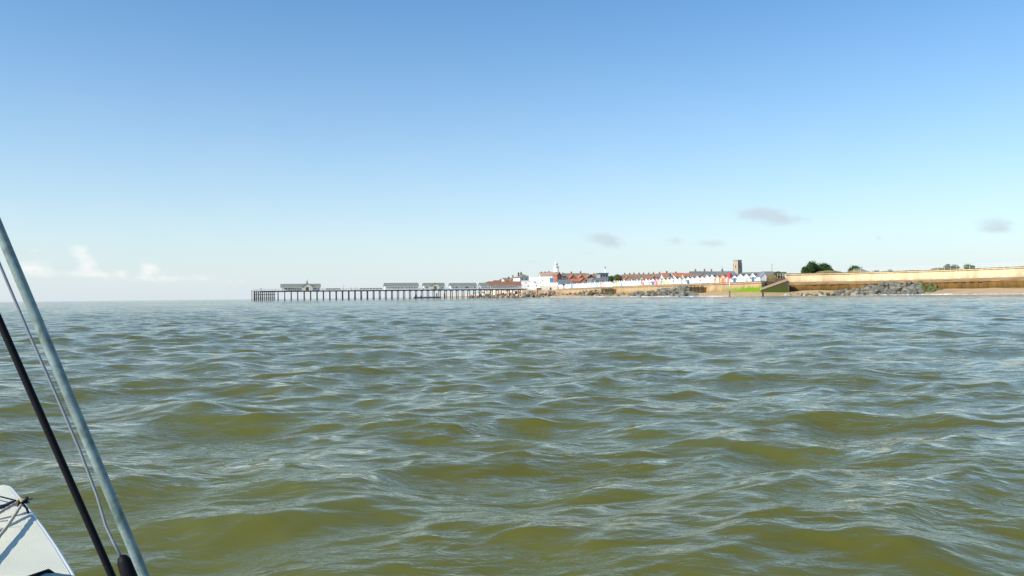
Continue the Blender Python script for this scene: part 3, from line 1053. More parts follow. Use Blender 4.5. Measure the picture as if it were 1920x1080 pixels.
# ------------------------------------------------------------------ the town on the rise
house('town_house', 'white house with hipped grey slate roof behind the white entrance building', 'house', 967, 994, 521, 513.8, 610, 11, 'x', .5, M_WHITE, M_SLATEG, [(-.55, .2, 1.0), (-.1, .3, 1.2)], hip=True)
house('town_house', 'cream gabled house beside the hipped white house', 'house', 943, 958, 526.5, 522.0, 640, 9, 'x', .3, M_CREAM, M_TILED, [(.5, 0, 1.1)])
house('town_house', 'pink house with tall chimney above the brown roofed pier building', 'house', 957, 968, 525, 520.0, 630, 8, 'y', .2, M_BRICKP, M_TILED, [(.3, 0, 1.6)])
house('town_house', 'low red tiled house above the pier building', 'house', 926, 944, 529.5, 526.2, 650, 9, 'x', .2, M_CREAM, M_TILED, [(.4, 0, 1.0)])
house('town_house', 'low brown roofed house furthest out beyond the pier buildings', 'house', 912, 927, 531.0, 529.2, 680, 8, 'x', .2, M_CREAM, M_TILEB)
house('town_house', 'tall sandy house with pinkish roof standing near the lighthouse', 'house', 1012, 1027, 516.5, 511.5, 760, 8, 'x', .2, M_CREAM, M_BRICKP, [(-.5, 0, .8), (.4, 0, .9)])
house('town_house', 'pale orange house standing against the lighthouse', 'house', 1026, 1037, 515.5, 510.5, 800, 8, 'x', .2, M_CREAM, M_BRICKP, [(-.3, 0, .9)])
house('town_house', 'narrow red brick gable in front of the lighthouse', 'house', 1039, 1048, 516, 510.8, 640, 9, 'y', .55, M_BRICK, M_TILED, [])
house('town_house', 'grey slate roofed house beside the narrow red gable', 'house', 1047, 1060, 518, 514.5, 660, 9, 'x', .25, M_SLATE, M_SLATE, [(.35, 0, 1.2)])
house('town_house', 'low house with broad grey slate roof behind the far huts', 'house', 1044, 1069, 532, 525.0, 575, 10, 'x', .15, M_CREAM, M_SLATE)
house('town_house', 'long red brick house with dark ridge and two chimney stacks', 'house', 1058, 1100, 520, 513.0, 720, 11, 'x', .2, M_BRICKP, M_TILED, [(-.35, 0, 1.6), (.5, 0, 1.8)])
house('town_house', 'red brick gabled house, nearer the lighthouse of two gables', 'house', 1066, 1079, 521.5, 516, 655, 9, 'y', .25, M_BRICK, M_TILE)
house('town_house', 'red brick gabled house before the long red house beside orange roof', 'house', 1083, 1095, 522, 516, 655, 9, 'y', .25, M_BRICK, M_TILE)
house('cottage', 'low orange tiled cottage behind the far blue hut', 'house', 1070, 1084, 528, 523.5, 590, 8, 'x', .2, M_BRICKP, M_TILE)
house('cottage', 'low red gable behind the far white huts', 'house', 1084, 1097, 528, 522.0, 590, 8, 'y', .3, M_BRICKP, M_TILE)
house('town_house', 'red brick gable with brown tiles near the modern grey house', 'house', 1098, 1111, 520, 515, 660, 9, 'y', .4, M_BRICK, M_TILED, [(.2, .1, .9)])
house('town_house', 'row of red roofs beside the modern grey house', 'house', 1110, 1123, 519.5, 515.0, 690, 9, 'x', .2, M_BRICKP, M_TILED, [(-.4, 0, 1.0)])
house('town_house', 'small white gabled house just above the huts', 'house', 1105, 1113.5, 527, 522, 560, 8, 'y', .4, M_WHITE, M_SLATE)
house('town_house', 'small dark roofed bungalow beside the white gable above the huts', 'house', 1112, 1128, 526.5, 522.5, 565, 8, 'x', .3, M_WHITE, M_SLATE)
# modern grey house with flat oversailing roof
c = XY(1130, 640)
g_ = gz(c.x, c.y) - .3
zt = zat(1130, 512, 640) - g_
r = empty('modern_house', (c.x, c.y, g_), .25, 'modern grey house with flat dark oversailing roof among red roofs', 'house')
MB().box(-3.6, 3.4, -4, 4, 0, zt - .5).build('wall', mat('grey_cladding', (0.30, 0.31, 0.32), .7), r)
MB().box(-4.5, 3.9, -4.8, 4.8, zt - .49, zt).build('roof', M_SLATE, r)
MB().box(3.41, 8.2, -3.2, 4, 0, zt - 2.6).build('side_wing', mat('blue_grey_cladding', (0.16, 0.19, 0.23), .7), r)
for x in (-2.6, -.2, 1.8):
    w_ = MB().box(x - .7, x + .7, -4.08, -3.9, zt - 3.4, zt - 1.3).build('window', M_WHITE, r)
    MB().box(x - .58, x + .58, -4.12, -4.0, zt - 3.28, zt - 1.42).build('pane', M_GLASS, w_)
# white mast
c = XY(1135.3, 645); g_ = gz(c.x, c.y)
zt = zat(1135.3, 499.5, 645) - g_
r = empty('flag_mast', (c.x, c.y, g_), 0, 'tall white mast with dark top beside the modern grey house', 'mast')
MB().lathe([(.42, 0), (.40, zt - 1.6)], 10).build('pole', M_WHITE, r, True)
MB().lathe([(.55, zt - 1.6), (.55, zt - .7), (.2, zt - .5), (.1, zt)], 10).build('mast_head', M_SLATE, r, True)

# terraces behind the huts
ter = [(1168, 1186, 520, 515.5, 640, 'old tiled terrace house with white gable end beside the dark bush', M_BRICKP, M_TILED),
       (1185, 1204, 520, 515.0, 640, 'terrace house with brown tiles and paired stacks behind white huts', M_BRICK, M_TILED),
       (1203, 1222, 520, 515.0, 635, 'terrace house with dark old tiles behind the coral red hut', M_BRICKP, M_TILED),
       (1221, 1243, 519.5, 514.0, 630, 'terrace house with greyish tiles next to the orange roofs', M_BRICKP, M_TILED)]
for p0, p1, ye, yr, Z, lab, wm_, rm_ in ter:
    house('terrace_house', lab, 'house', p0, p1, ye, yr, Z, 9, 'x', .12, wm_, rm_, [(-.55, 0, 1.3), (.45, 0, 1.3)], group='terrace behind the beach huts')
for p0, p1, ye, yr, rdg, wm_, rm_, lab in ((1170, 1182, 525, 519.5, 'y', M_BRICKP, M_TILE, 'red gabled cottage behind the pale blue hut'), (1181.5, 1196, 525.5, 521, 'x', M_BRICK, M_TILED, 'brown roofed cottage beside the red gabled cottage'),
        (1195.5, 1206, 524.5, 518.5, 'y', M_CREAM, M_TILED, 'cream gabled cottage behind the mint hut'), (1205.5, 1219, 524.5, 520, 'x', M_BRICKP, M_TILE, 'pink brick cottage behind the coral red trimmed hut'),
        (1218.5, 1233, 523.5, 518.5, 'y', M_BRICK, M_TILED, 'dark roofed gable behind the all pink hut')):
    house('cottage', lab, 'house', p0, p1, ye, yr, 560, 8, rdg, .15, wm_, rm_)
house('town_house', 'house with bright orange roof beside the terrace and villa', 'house', 1241, 1253, 518.5, 512.7, 560, 9, 'x', .2, M_WHITE, M_TILE, [(.6, 0, 1.4)])
c = XY(1257.6, 565); g_ = gz(c.x, c.y) - .3; zt = zat(1257.6, 510.8, 565) - g_
r = empty('white_villa', (c.x, c.y, g_), .1, 'white flat topped villa between the bright orange roofs', 'house')
MB().box(-2.4, 2.4, -3, 3, 0, zt - .3).build('wall', M_BRIGHT, r); MB().box(-2.7, 2.7, -3.3, 3.3, zt - .299, zt).build('roof', M_WHITE, r)
for x in (-1.2, 1.2):
    w_ = MB().box(x - .6, x + .6, -3.07, -2.9, zt - 2.3, zt - 1.0).build('window', M_SLATEG, r)
    MB().box(x - .5, x + .5, -3.1, -3.0, zt - 2.2, zt - 1.1).build('pane', M_GLASS, w_)
house('town_house', 'house with broad bright orange roof next to the white villa', 'house', 1264, 1281, 518.5, 512.6, 555, 10, 'x', .15, M_CREAM, M_TILE, [(-.5, 0, .9)])
house('town_house', 'orange roofed house next to slate roofs behind the white huts', 'house', 1280, 1296, 518, 513.0, 550, 9, 'x', .2, M_CREAM, M_TILE)
house('town_house', 'slate roofed house behind the apricot huts with grey stack', 'house', 1294, 1313, 513.5, 509.6, 600, 10, 'x', .1, M_CREAM, M_SLATE, [(.1, 0, 1.7)])
house('town_house', 'slate roofed house with pink brick stack at its middle', 'house', 1312, 1328, 513.5, 509.6, 600, 10, 'x', .1, M_BRICKP, M_SLATE, [(.2, 0, 1.9)])
house('town_house', 'slate roofed house with tall pink brick stack beside the church roof', 'house', 1327, 1342, 513.5, 510.0, 600, 10, 'x', .1, M_BRICKP, M_SLATE, [(.0, 0, 1.9)])
for p0, p1, ye, yr, rdg, wm_, rm_, lab in ((1296, 1312, 519, 514, 'x', M_CREAM, M_TILED, 'cream house with old tiles below the grey stack'), (1311.5, 1323, 519.5, 513.5, 'y', M_BRICKP, M_TILED, 'pink brick gable behind white huts below the pink stack'),
        (1322.5, 1345, 519.5, 514.5, 'x', M_BRICKP, M_SLATEG, 'low slate roofed house behind the huts beside the apricot hut')):
    house('town_house', lab, 'house', p0, p1, ye, yr, 500, 9, rdg, .12, wm_, rm_)
house('town_house', 'brown tiled house below the church tower behind the huts', 'house', 1344, 1372, 519, 513.5, 500, 9, 'x', .1, M_BRICKP, M_TILED)
house('town_house', 'slate roofed house past the church tower behind the end huts', 'house', 1392, 1432, 516, 511.5, 470, 9, 'x', .1, M_CREAM, M_SLATEG)
house('beach_cafe', 'grey clad building with pitched roof behind the endmost white hut', 'building', 1430, 1449, 518, 510.5, 345, 7, 'x', .15, mat('grey_boards', (0.33, 0.35, 0.36), .8), M_SLATE, base=5.2, storeys=1)

# lighthouse
c = XY(1043.2, 930); g_ = gz(c.x, c.y) - .5
Zl = 930
r = empty('lighthouse', (c.x, c.y, g_), 0, 'tall white round lighthouse with glazed lantern and gallery above the town', 'lighthouse')
zg = zat(1043, 500.5, Zl) - g_; zl = zat(1043, 494.5, Zl) - g_; ztp = zat(1043, 490.5, Zl) - g_
MB().lathe([(3.9, 0), (3.5, zg * .5), (2.9, zg - .4)], 24).build('tower', M_BRIGHT, r, True)
ga = MB().lathe([(2.8, zg - .9), (3.5, zg - .4), (3.5, zg - .1), (2.0, zg - .05)], 24).build('gallery', M_WHITE, r)
mb = MB()
for k_ in range(16):
    a = 6.2832 * k_ / 16
    mb.tube([(3.3 * math.cos(a), 3.3 * math.sin(a), zg - .1), (3.3 * math.cos(a), 3.3 * math.sin(a), zg + 1.0)], .06, 5)
for z in (zg + .5, zg + 1.0):
    mb.tube([(3.3 * math.cos(6.2832 * i / 24), 3.3 * math.sin(6.2832 * i / 24), z) for i in range(25)], .06, 5)
mb.build('railing', M_WHITE, ga)
ln_ = MB().lathe([(1.9, zg - .05), (1.9, zg + 1.0), (1.85, zg + 1.05)], 20).build('lantern_base', M_BRIGHT, r, True)
MB().lathe([(1.75, zg + 1.0), (1.75, zl)], 16).build('glazing', mat('lantern_glass', (.45, .50, .53), .1, .1, 2), ln_)
mb = MB()
for k_ in range(10):
    a = 6.2832 * k_ / 10
    mb.tube([(1.8 * math.cos(a), 1.8 * math.sin(a), zg + 1.0), (1.8 * math.cos(a), 1.8 * math.sin(a), zl)], .09, 5)
mb.build('glazing_bar', M_WHITE, ln_)
MB().lathe([(2.1, zl), (2.0, zl + .3), (1.3, zl + 1.1), (.35, zl + 1.6), (.3, zl + 2.0), (.06, zl + 2.1), (.05, ztp + 1)], 20).build('dome', M_WHITE, r, True)
for zz in (zg * .55, zg * .78):
    MB().box(-.5, .5, -3.35, -2.6, zz, zz + 1.4).build('window', M_GLASS, r)

# church with flint tower and fleche
Zc = 970
c = XY(1383.6, Zc); g_ = gz(c.x, c.y) - .5
r = empty('church', (c.x, c.y, g_), 0, 'flint church with tall square tower and long slate roof behind the huts', 'church')
zt = zat(1383.6, 487.3, Zc) - g_
ROT = math.radians(34)
tw = MB().box(-3.4, 3.4, -3.4, 3.4, 0, zt - .8).build('tower', M_FLINT, r); tw.rotation_euler.z = ROT
for sx in (-1, 1):
    for sy in (-1, 1):
        for lv, s_ in ((.95, .55), (.7, .8), (.45, 1.05)):
            pass
        b = MB().box(sx * 3.35 - .45, sx * 3.35 + .45, sy * 3.35 - .45, sy * 3.35 + .45, 0, zt * .9).build('buttress', M_FLINT, tw)
pa = MB()
pa.box(-3.6, 3.6, -3.6, 3.6, zt - .99, zt - .75)
for i in range(7):
    t_ = -3.4 + i * 6.8 / 6
    for s_ in (-1, 1):
        pa.box(t_ - .32, t_ + .32, s_ * 3.4 - .2, s_ * 3.4 + .2, zt - .751, zt)
        if 0 < i < 6: pa.box(s_ * 3.4 - .2, s_ * 3.4 + .2, t_ - .32, t_ + .32, zt - .751, zt)
pa.build('battlement', M_FLINT, tw)
MB().tube([(0, 0, zt - .8), (0, 0, zt + 5)], .08, 5).build('flagpole', M_WHITE, tw)
for fx, fy in ((0, -1), (-1, 0)):
    for zz in (zt * .80, zt * .50):
        o = MB().prism([(-.8, zz - 1.6), (.8, zz - 1.6), (.8, zz + .6), (0, zz + 1.7), (-.8, zz + .6)], 'y', -3.46, -3.3).build('window', M_DOORD, tw)
        if fx: o.rotation_euler.z = -math.pi / 2
# nave to the left of the tower, roof along the picture
zr = zat(1350, 509.0, Zc) - g_
xs = (1334 - 1383.6) / F * Zc
nv = MB().prism([(-5.5, 0), (5.5, 0), (5.5, zr - 4.2), (0, zr), (-5.5, zr - 4.2)], 'x', xs, -3.0).build('nave', M_FLINT, r)
nv.rotation_euler.z = math.radians(-8)
rf = MB()
for s_ in (-1, 1):
    rf.prism([(s_ * 6.0, zr - 4.6), (0, zr), (0, zr + .25), (s_ * 6.0, zr - 4.35)], 'x', xs - .4, -2.5)
rf.build('roof', M_SLATE, nv)
fxp = (1355.5 - 1383.6) / F * Zc
MB().lathe([(1.2, zr - .6), (1.2, zr + 1.4), (1.5, zr + 1.5), (.25, zr + 4.0), (.05, zr + 7.5)], 8, (fxp, 0)).build('fleche', M_SLATE, nv)

# ------------------------------------------------------------------ beach huts in a row on the promenade
def hutpaint(n, c): return mat('hut_' + n, c, 0.55, 0.06, 3.0)


HC = {'white': (0.80, 0.79, 0.76), 'ivory': (0.78, 0.74, 0.64), 'blue': (0.16, 0.36, 0.58), 'pale blue': (0.50, 0.66, 0.78), 'teal': (0.32, 0.62, 0.60),
      'pink': (0.72, 0.38, 0.36), 'pale pink': (0.76, 0.58, 0.55), 'yellow': (0.78, 0.62, 0.16), 'coral red': (0.66, 0.17, 0.12), 'sage green': (0.42, 0.52, 0.38),
      'mint': (0.60, 0.74, 0.64), 'apricot': (0.78, 0.50, 0.26), 'navy': (0.07, 0.11, 0.25), 'grey': (0.40, 0.42, 0.42)}
HMAT = {k_: hutpaint(k_.replace(' ', '_'), v) for k_, v in HC.items()}


def hut_meshes(h=1.95, w=1.0, d=1.0):
    """unit-width hut (x and y scaled per hut); front is -y"""
    ms = {}
    ms['wall'] = MB().prism([(-.5, .35), (.5, .35), (.5, h), (0, h + 1.35), (-.5, h)], 'y', -1.25, 1.45).mesh('wall')
    rf = MB()
    for s in (-1, 1):
        rf.prism([(s * .58, h - .21), (0, h + 1.35), (0, h + 1.47), (s * .58, h - .09)], 'y', -1.45, 1.6)
    ms['roof'] = rf.mesh('roof')
    bb = MB()
    for s in (-1, 1):
        bb.prism([(s * .60, h - .42), (0, h + 1.25), (0, h + 1.50), (s * .60, h - .13)], 'y', -1.50, -1.451)
    ms['bargeboard'] = bb.mesh('bargeboard')
    ms['door'] = MB().box(-.21, -.005, -1.30, -1.24, .40, 2.05).box(.005, .21, -1.30, -1.24, .40, 2.05).mesh('door')
    ms['window'] = MB().box(-.42, -.27, -1.29, -1.24, 1.2, 1.85).box(.27, .42, -1.29, -1.24, 1.2, 1.85).mesh('window')
    ms['deck'] = MB().box(-.5, .5, -2.0, 1.45, .12, .345).mesh('deck')
    ms['step'] = MB().box(-.22, .22, -2.4, -2.01, 0, .18).mesh('step')
    ms['post'] = MB().box(-.49, -.45, -1.42, -1.36, .34, h - .1).box(.45, .49, -1.42, -1.36, .34, h - .1).mesh('post')
    ms['rail'] = MB().box(-.45, -.22, -1.41, -1.37, .9, 1.0).box(.22, .45, -1.41, -1.37, .9, 1.0).mesh('rail')
    for m_ in ms.values(): m_.materials.append(M_WHITE)
    return ms


HM = hut_meshes()
apex = [1041 + i * 3.9 for i in range(9)] + [1076.2, 1080.1, 1084.0, 1088.0, 1092.0, 1096.0, 1100.2, 1104.4, 1109, 1113.5, 1118, 1122.5, 1127, 1130.8, 1134.8, 1138.6, 1142.5] + \
       [1147, 1151.6, 1156.5, 1160.8, 1165, 1169.2, 1174, 1178.7, 1183, 1187.6, 1192.5, 1198, 1203.8, 1209.2, 1215, 1221, 1227.5, 1234.5, 1240.8, 1247.8, 1255.4, 1262.8, 1270, 1277.7, 1285.6,
        1293.9, 1302.1, 1311.2, 1320.5, 1330, 1339, 1348.8, 1358.9, 1369.6, 1381, 1392, 1403.5, 1415.5, 1427.8]
special = {1041: ('blue', 'white', 'blue'), 1076.2: ('blue', 'white', 'blue'), 1122.5: ('teal', 'white', 'teal'), 1127: ('mint', 'white', 'mint'), 1130.8: ('pink', 'white', 'pink'), 1134.8: ('pale pink', 'white', 'pink'),
           1156.5: ('grey', 'white', 'white'), 1160.8: ('yellow', 'yellow', 'yellow'), 1169.2: ('pale blue', 'white', 'blue'), 1203.8: ('mint', 'white', 'mint'), 1209.2: ('white', 'coral red', 'coral red'),
           1221: ('pale pink', 'white', 'grey'), 1227.5: ('white', 'white', 'navy'), 1234.5: ('pink', 'pink', 'coral red'), 1240.8: ('pale pink', 'white', 'pink'), 1247.8: ('ivory', 'sage green', 'sage green'),
           1255.4: ('ivory', 'yellow', 'yellow'), 1270: ('mint', 'white', 'white'), 1285.6: ('sage green', 'sage green', 'white'), 1293.9: ('white', 'white', 'navy'), 1348.8: ('apricot', 'apricot', 'ivory'),
           1358.9: ('apricot', 'coral red', 'coral red'), 1369.6: ('white', 'coral red', 'coral red'), 1381: ('ivory', 'navy', 'navy'), 1392: ('white', 'pale blue', 'pale blue'), 1403.5: ('white', 'white', 'grey'), 1415.5: ('mint', 'white', 'navy')}
LBL = {1041: 'blue beach hut beside the white pier entrance building', 1076.2: 'blue beach hut among far white huts below the red gables', 1122.5: 'teal beach hut next to a mint hut',
       1127: 'mint beach hut between the teal hut and the pink hut', 1130.8: 'pink beach hut next to the mint hut', 1134.8: 'pale pink beach hut with pink door beside pink hut',
       1156.5: 'grey beach hut with white door beside the yellow hut', 1160.8: 'all yellow beach hut below the dark bush', 1169.2: 'pale blue beach hut with blue door near the yellow hut',
       1203.8: 'mint beach hut beside the coral red trimmed hut', 1209.2: 'white beach hut with coral red trim and door beside mint hut', 1221: 'pale pink beach hut with grey door',
       1227.5: 'white beach hut with navy door between pale pink and pink huts', 1234.5: 'all pink beach hut with coral red door', 1240.8: 'pale pink beach hut with pink door beside the all pink hut',
       1247.8: 'ivory beach hut with sage green trim', 1255.4: 'ivory beach hut with yellow trim', 1270: 'mint beach hut with white door among white huts', 1285.6: 'sage green beach hut with white door',
       1293.9: 'white beach hut with navy door beside the sage green hut', 1348.8: 'apricot beach hut with apricot trim', 1358.9: 'apricot beach hut with coral red trim behind the red topped beacon',
       1369.6: 'white beach hut with coral red trim behind the beacon', 1381: 'ivory beach hut with navy trim', 1392: 'white beach hut with pale blue trim', 1403.5: 'white beach hut with grey door near the row end',
       1415.5: 'mint beach hut with white trim and navy door', 1427.8: 'endmost white beach hut beside the grey clad building'}
ORD = ['', 'first', 'second', 'third', 'fourth', 'fifth', 'sixth', 'seventh', 'eighth', 'ninth', 'tenth']
SHORT = {1041: 'blue hut beside the entrance building', 1076.2: 'far blue hut', 1134.8: 'pale pink and pink huts', 1160.8: 'yellow hut', 1169.2: 'pale blue hut', 1209.2: 'coral red trimmed hut',
         1255.4: 'ivory hut with yellow trim', 1270: 'mint hut with white door', 1293.9: 'navy doored white hut', 1348.8: 'all apricot hut'}
cnt, ref = 0, None
for a in apex:
    if a in special:
        cnt, ref = 0, SHORT.get(a, special[a][0] + ' hut with ' + special[a][2] + ' door')
    elif a not in LBL:
        cnt += 1
        LBL[a] = 'plain white hut, %s from the %s toward the ramp' % (ORD[cnt], ref)
hutpos = []
for a in apex:
    p, tg, nn = coast_pt(a, 4.6)
    # the ray to the apex, on the line 4.6 m behind the wall
    dv = XY(a, 1.0)
    den = tg.x * dv.y - tg.y * dv.x
    t_ = -(p.x * dv.y - p.y * dv.x) / den
    hutpos.append((p + tg * t_, tg, nn))
for i, a in enumerate(apex):
    p, tg, nn = hutpos[i]
    nb = [(hutpos[j][0] - p).length for j in (i - 1, i + 1) if 0 <= j < len(apex)]
    sp = min(min(nb), 4.0)
    sea = -nn
    tocam = (-p).normalized()
    f = (sea * 0.55 + tocam * 0.45).normalized()
    rz = math.atan2(f.y, f.x) + math.pi / 2
    W = sp * 0.77
    body, trim, door = special.get(a, ('white', 'white', 'white'))
    big = 1.0 + 0.05 * math.sin(i * 2.4)
    if a in (1330, 1339, 1427.8): big = 1.1
    if a == 1151.6: big = .8
    lab = LBL.get(a, 'plain white beach hut with white door in the long promenade row')
    r = empty('beach_hut', (p.x, p.y, 5.34), rz + random.uniform(-.03, .03), lab, 'beach hut', 'beach huts along the promenade')
    for nm, me in HM.items():
        far = p.y > 430
        if (far and nm in ('post', 'rail', 'step', 'window')) or (nm == 'window' and i % 3): continue
        o = link(nm, me, r)
        o.scale = (W, 1.0, big)
        o.material_slots[0].link = 'OBJECT'
        o.material_slots[0].material = {'wall': HMAT[body], 'roof': M_SLATE, 'bargeboard': HMAT[trim], 'door': HMAT[door],
                                        'window': M_GLASS, 'deck': M_DECK, 'step': M_DECK}.get(nm, HMAT[trim if trim != 'navy' else 'white'])
# far huts on the low promenade beyond the pier
for i, (px, cl) in enumerate(((884, 'pale pink'), (892, 'ivory'), (900, 'pale pink'), (908, 'ivory'), (917, 'ivory'), (926, 'pale pink'), (935, 'ivory'), (944, 'pale pink'), (953, 'ivory'), (962, 'pale pink'))):
    p, tg, nn = coast_pt(px, 3.2)
    zp = float(coast_dist(np.array([p.x]), np.array([p.y]))[1][0][0])
    r = empty('beach_hut', (p.x, p.y, zp + .1), math.atan2(-p.y, -p.x) + math.pi / 2 + .3, '%s beach hut seen between the piles under the pier' % cl, 'beach hut', 'beach huts beyond the pier')
    for nm in ('wall', 'roof', 'bargeboard', 'door', 'deck'):
        o = link(nm, HM[nm], r)
        o.scale = (2.7, 1.0, .8)
        o.material_slots[0].link = 'OBJECT'
        o.material_slots[0].material = HMAT[cl] if nm == 'wall' else (M_SLATEG if nm == 'roof' else HMAT['white'])

# ------------------------------------------------------------------ ramp, steps and railings between the two walls
M_RAMP = mat('ramp_concrete', (0.50, 0.38, 0.25), .9, .12, 1.0)
M_RAMPD = concrete_wall_mat('ramp_side', (0.13, 0.10, 0.05), (0.08, 0.13, 0.015), 2.0, 4.4, .9)  # base darkened for shade on the north facing return wall; weed below
rp = empty('beach_ramp', (0, 0, 0), 0, 'sloping concrete ramp from the beach up to the pale wall', 'ramp')
A = P(1427, 544.0, 297); B = P(1477, 526.5, 298.5)
wv = Vector((0.25, 1.0, 0)).normalized() * 3.2
mb = MB(); mb.add([A, B, B + wv, A + wv, A - Vector((0, 0, 4)), B - Vector((0, 0, 6)), B + wv - Vector((0, 0, 6)), A + wv - Vector((0, 0, 4))],
                  [(0, 1, 2, 3), (4, 5, 6, 7), (0, 1, 5, 4), (1, 2, 6, 5), (2, 3, 7, 6), (3, 0, 4, 7)]).build('ramp_body', M_RAMPD, rp)
U = Vector((0, 0, .85))
A2 = A + Vector((0, -.12, 0)); B2 = B + Vector((0, -.12, 0)); w2 = wv * 1.06
mb = MB(); mb.add([A2 + U * .02, B2 + U * .02, B2 + w2 + U * .02, A2 + w2 + U * .02, A2 + U, B2 + U, B2 + w2 + U, A2 + w2 + U],
                  [(0, 1, 2, 3), (4, 5, 6, 7), (0, 1, 5, 4), (1, 2, 6, 5), (2, 3, 7, 6), (3, 0, 4, 7)]).build('ramp_deck', M_RAMP, rp)
mbl = MB(); block(mbl, 1473, 1480, 526.4, 299.2, 8, 0.5); mbl.build('landing', M_RAMP, rp)
# return wall at the end of the promenade and the low dark building by the hedge
rw = MB(); block(rw, 1425, 1458, 529.2, 302.5, 10, 0.5)
tag(rw.build('return_wall', M_RAMPD), 'weedy return wall darkened as if in shade at the end of the hut promenade', 'wall')
rw = MB(); block(rw, 1454, 1474, 520.5, 307, 6, 3.0)
tag(rw.build('retaining_wall', mat('dark_brick', (0.16, 0.10, 0.055), .9, .2, 2.0)), 'dark brown retaining wall below the hedge at the ramp head', 'wall')
rail = empty('handrail', (0, 0, 0), 0, 'white tubular handrail above the dark retaining wall', 'railing')
for px in (1458, 1463, 1468, 1473):
    p = P(px, 520.5, 306.8); q = P(px, 512.5, 306.8)
    MB().tube([p - Vector((0, 0, .3)), q], .05, 6).build('post', M_RAIL, rail)
for y in (513, 516.5):
    MB().tube([P(1457.5, y + .2, 306.8), P(1473.5, y - .2, 306.8)], .045, 6).build('rail', M_RAIL, rail)
# fence on top of the pale wall
fence = empty('wall_fence', (0, 0, 0), 0, 'thin white post and rail fence on top of the pale sea wall', 'fence')
fp, fnn = smooth_line(1600, 2150, 1.0)
acc = 1e9; lastp = None
top = []
for p, n in zip(fp, fnn):
    q = p + n * 0.9
    if lastp is None or (q - lastp).length > 2.4:
        MB().tube([(q.x, q.y, 8.2), (q.x, q.y, 9.9)], .045, 5).build('post', M_RAIL, fence)
        lastp = q
        top.append(q)
for z in (8.8, 9.35, 9.85):
    MB().tube([(q.x, q.y, z) for q in top], .035, 5).build('rail', M_RAIL, fence)
c = coast_pt(1448, 7)[0]
lp = lamp_post('lamp_post', 'tall slim grey lamp post behind the endmost white hut', XY(1448, 312).x, XY(1448, 312).y, 5.3, zat(1448, 495.5, 312) - 5.3)

# red topped beacon on the beach
c = XY(1368.3, 275)
bz = -1.0
zt = zat(1368.3, 511.3, 275)
bc = empty('beacon', (c.x, c.y, bz), 0, 'tall pole beacon with red can topmark standing at the water edge', 'beacon')
zc = zat(1368.3, 521, 275) - bz
MB().lathe([(.17, 0), (.17, 3.0)], 10).build('pole_foot', M_OLDT, bc, True)
MB().lathe([(.145, 2.95), (.12, zc)], 10).build('pole', M_CREAM, bc, True)
MB().lathe([(.3, zc - .05), (.68, zc), (.68, zt - bz - .25), (.3, zt - bz - .2), (.05, zt - bz)], 16).build('topmark', mat('beacon_red', (0.62, 0.06, 0.045), .45, .08, 2), bc)
c = XY(1430.5, 272)
o = MB().lathe([(.30, -2), (.30, zat(1430, 548.5, 272) - .2), (.22, zat(1430, 548.0, 272))], 9).build('mooring_post', M_OLDT, None, True)
o.location = (c.x, c.y, 0)
tag(o, 'short dark stump in the surf before the beach ramp', 'post')

# timber breastwork panels against the promenade wall
def breastwork(px0, px1, y0, y1, lab, off=-2.2):
    a = coast_pt(px0, off)[0]; b = coast_pt(px1, off)[0]
    z1 = zat((px0 + px1) / 2, y0, (a.y + b.y) / 2)
    d = (b - a); L = d.length
    r = empty('timber_breastwork', (a.x, a.y, 0), math.atan2(d.y, d.x), lab, 'breastwork')
    n = max(4, int(L / .9))
    for i in range(n):
        x = L * i / n
        MB().box(x + .02, x + L / n - .02, -.1 + random.uniform(-.04, .04), .12, .4, z1 + random.uniform(-.12, .05)).build('plank', M_OLDB, r)
    for i in range(0, n + 1, 3):
        x = L * i / n
        MB().box(x - .16, x + .16, -.42, -.145, .2, z1 + .35).build('post', M_OLDB, r)
    MB().box(0, L, -.3, -.146, z1 - .7, z1 - .4).build('waling', M_OLDB, r)
    MB().box(0, L, .13, 3.2, .3, z1 - .3).build('fill', M_APRON, r)


M_OLDB = mat('old_brown_timber', (0.075, 0.05, 0.025), .9, .3, 1.5, stain=(0.07, 0.09, 0.02), stain_amt=.5)
breastwork(1299, 1328, 537.5, 545, 'dark timber breastwork at the end of the big boulder bank')
breastwork(1136, 1158, 541.5, 547, 'dark timber breastwork below the yellow hut')

# ------------------------------------------------------------------ boulders
def rock_mesh(seed):
    rg = random.Random(seed)
    bm = bmesh.new()
    bmesh.ops.create_icosphere(bm, subdivisions=2, radius=1.0)
    planes = [Vector((rg.gauss(0, 1), rg.gauss(0, 1), rg.gauss(0, 1))).normalized() for _ in range(8)]
    hs_ = [rg.uniform(.42, .85) for _ in planes]
    for v in bm.verts:
        d = v.co.normalized()
        r_ = 1.0
        for n_, h_ in zip(planes, hs_):
            c_ = d.dot(n_)
            if c_ > 1e-3: r_ = min(r_, h_ / c_)
        v.co = d * (r_ + rg.uniform(-.03, .03))
    me = bpy.data.meshes.new('boulder')
    bm.to_mesh(me); bm.free()
    return me


M_ROCK = mat('armour_rock', (0.165, 0.158, 0.125), .95, .42, .7, .05, 3.0, stain=(0.06, 0.058, 0.042), stain_amt=.7)
M_ROCKT = mat('tan_rock', (0.30, 0.23, 0.16), .95, .25, .9, .05, 3.0, stain=(0.14, 0.10, 0.06), stain_amt=.5)
M_ROCKG = mat('weedy_rock', (0.10, 0.11, 0.035), .95, .35, .9, .05, 3.0, stain=(0.04, 0.085, 0.01), stain_amt=.9)
ROCKS = {}
for nm_, m_ in (('grey', M_ROCK), ('tan', M_ROCKT), ('weed', M_ROCKG)):
    ROCKS[nm_] = []
    for s_ in range(6):
        me = rock_mesh(s_ * 7 + len(nm_)); me.materials.append(m_); ROCKS[nm_].append(me)


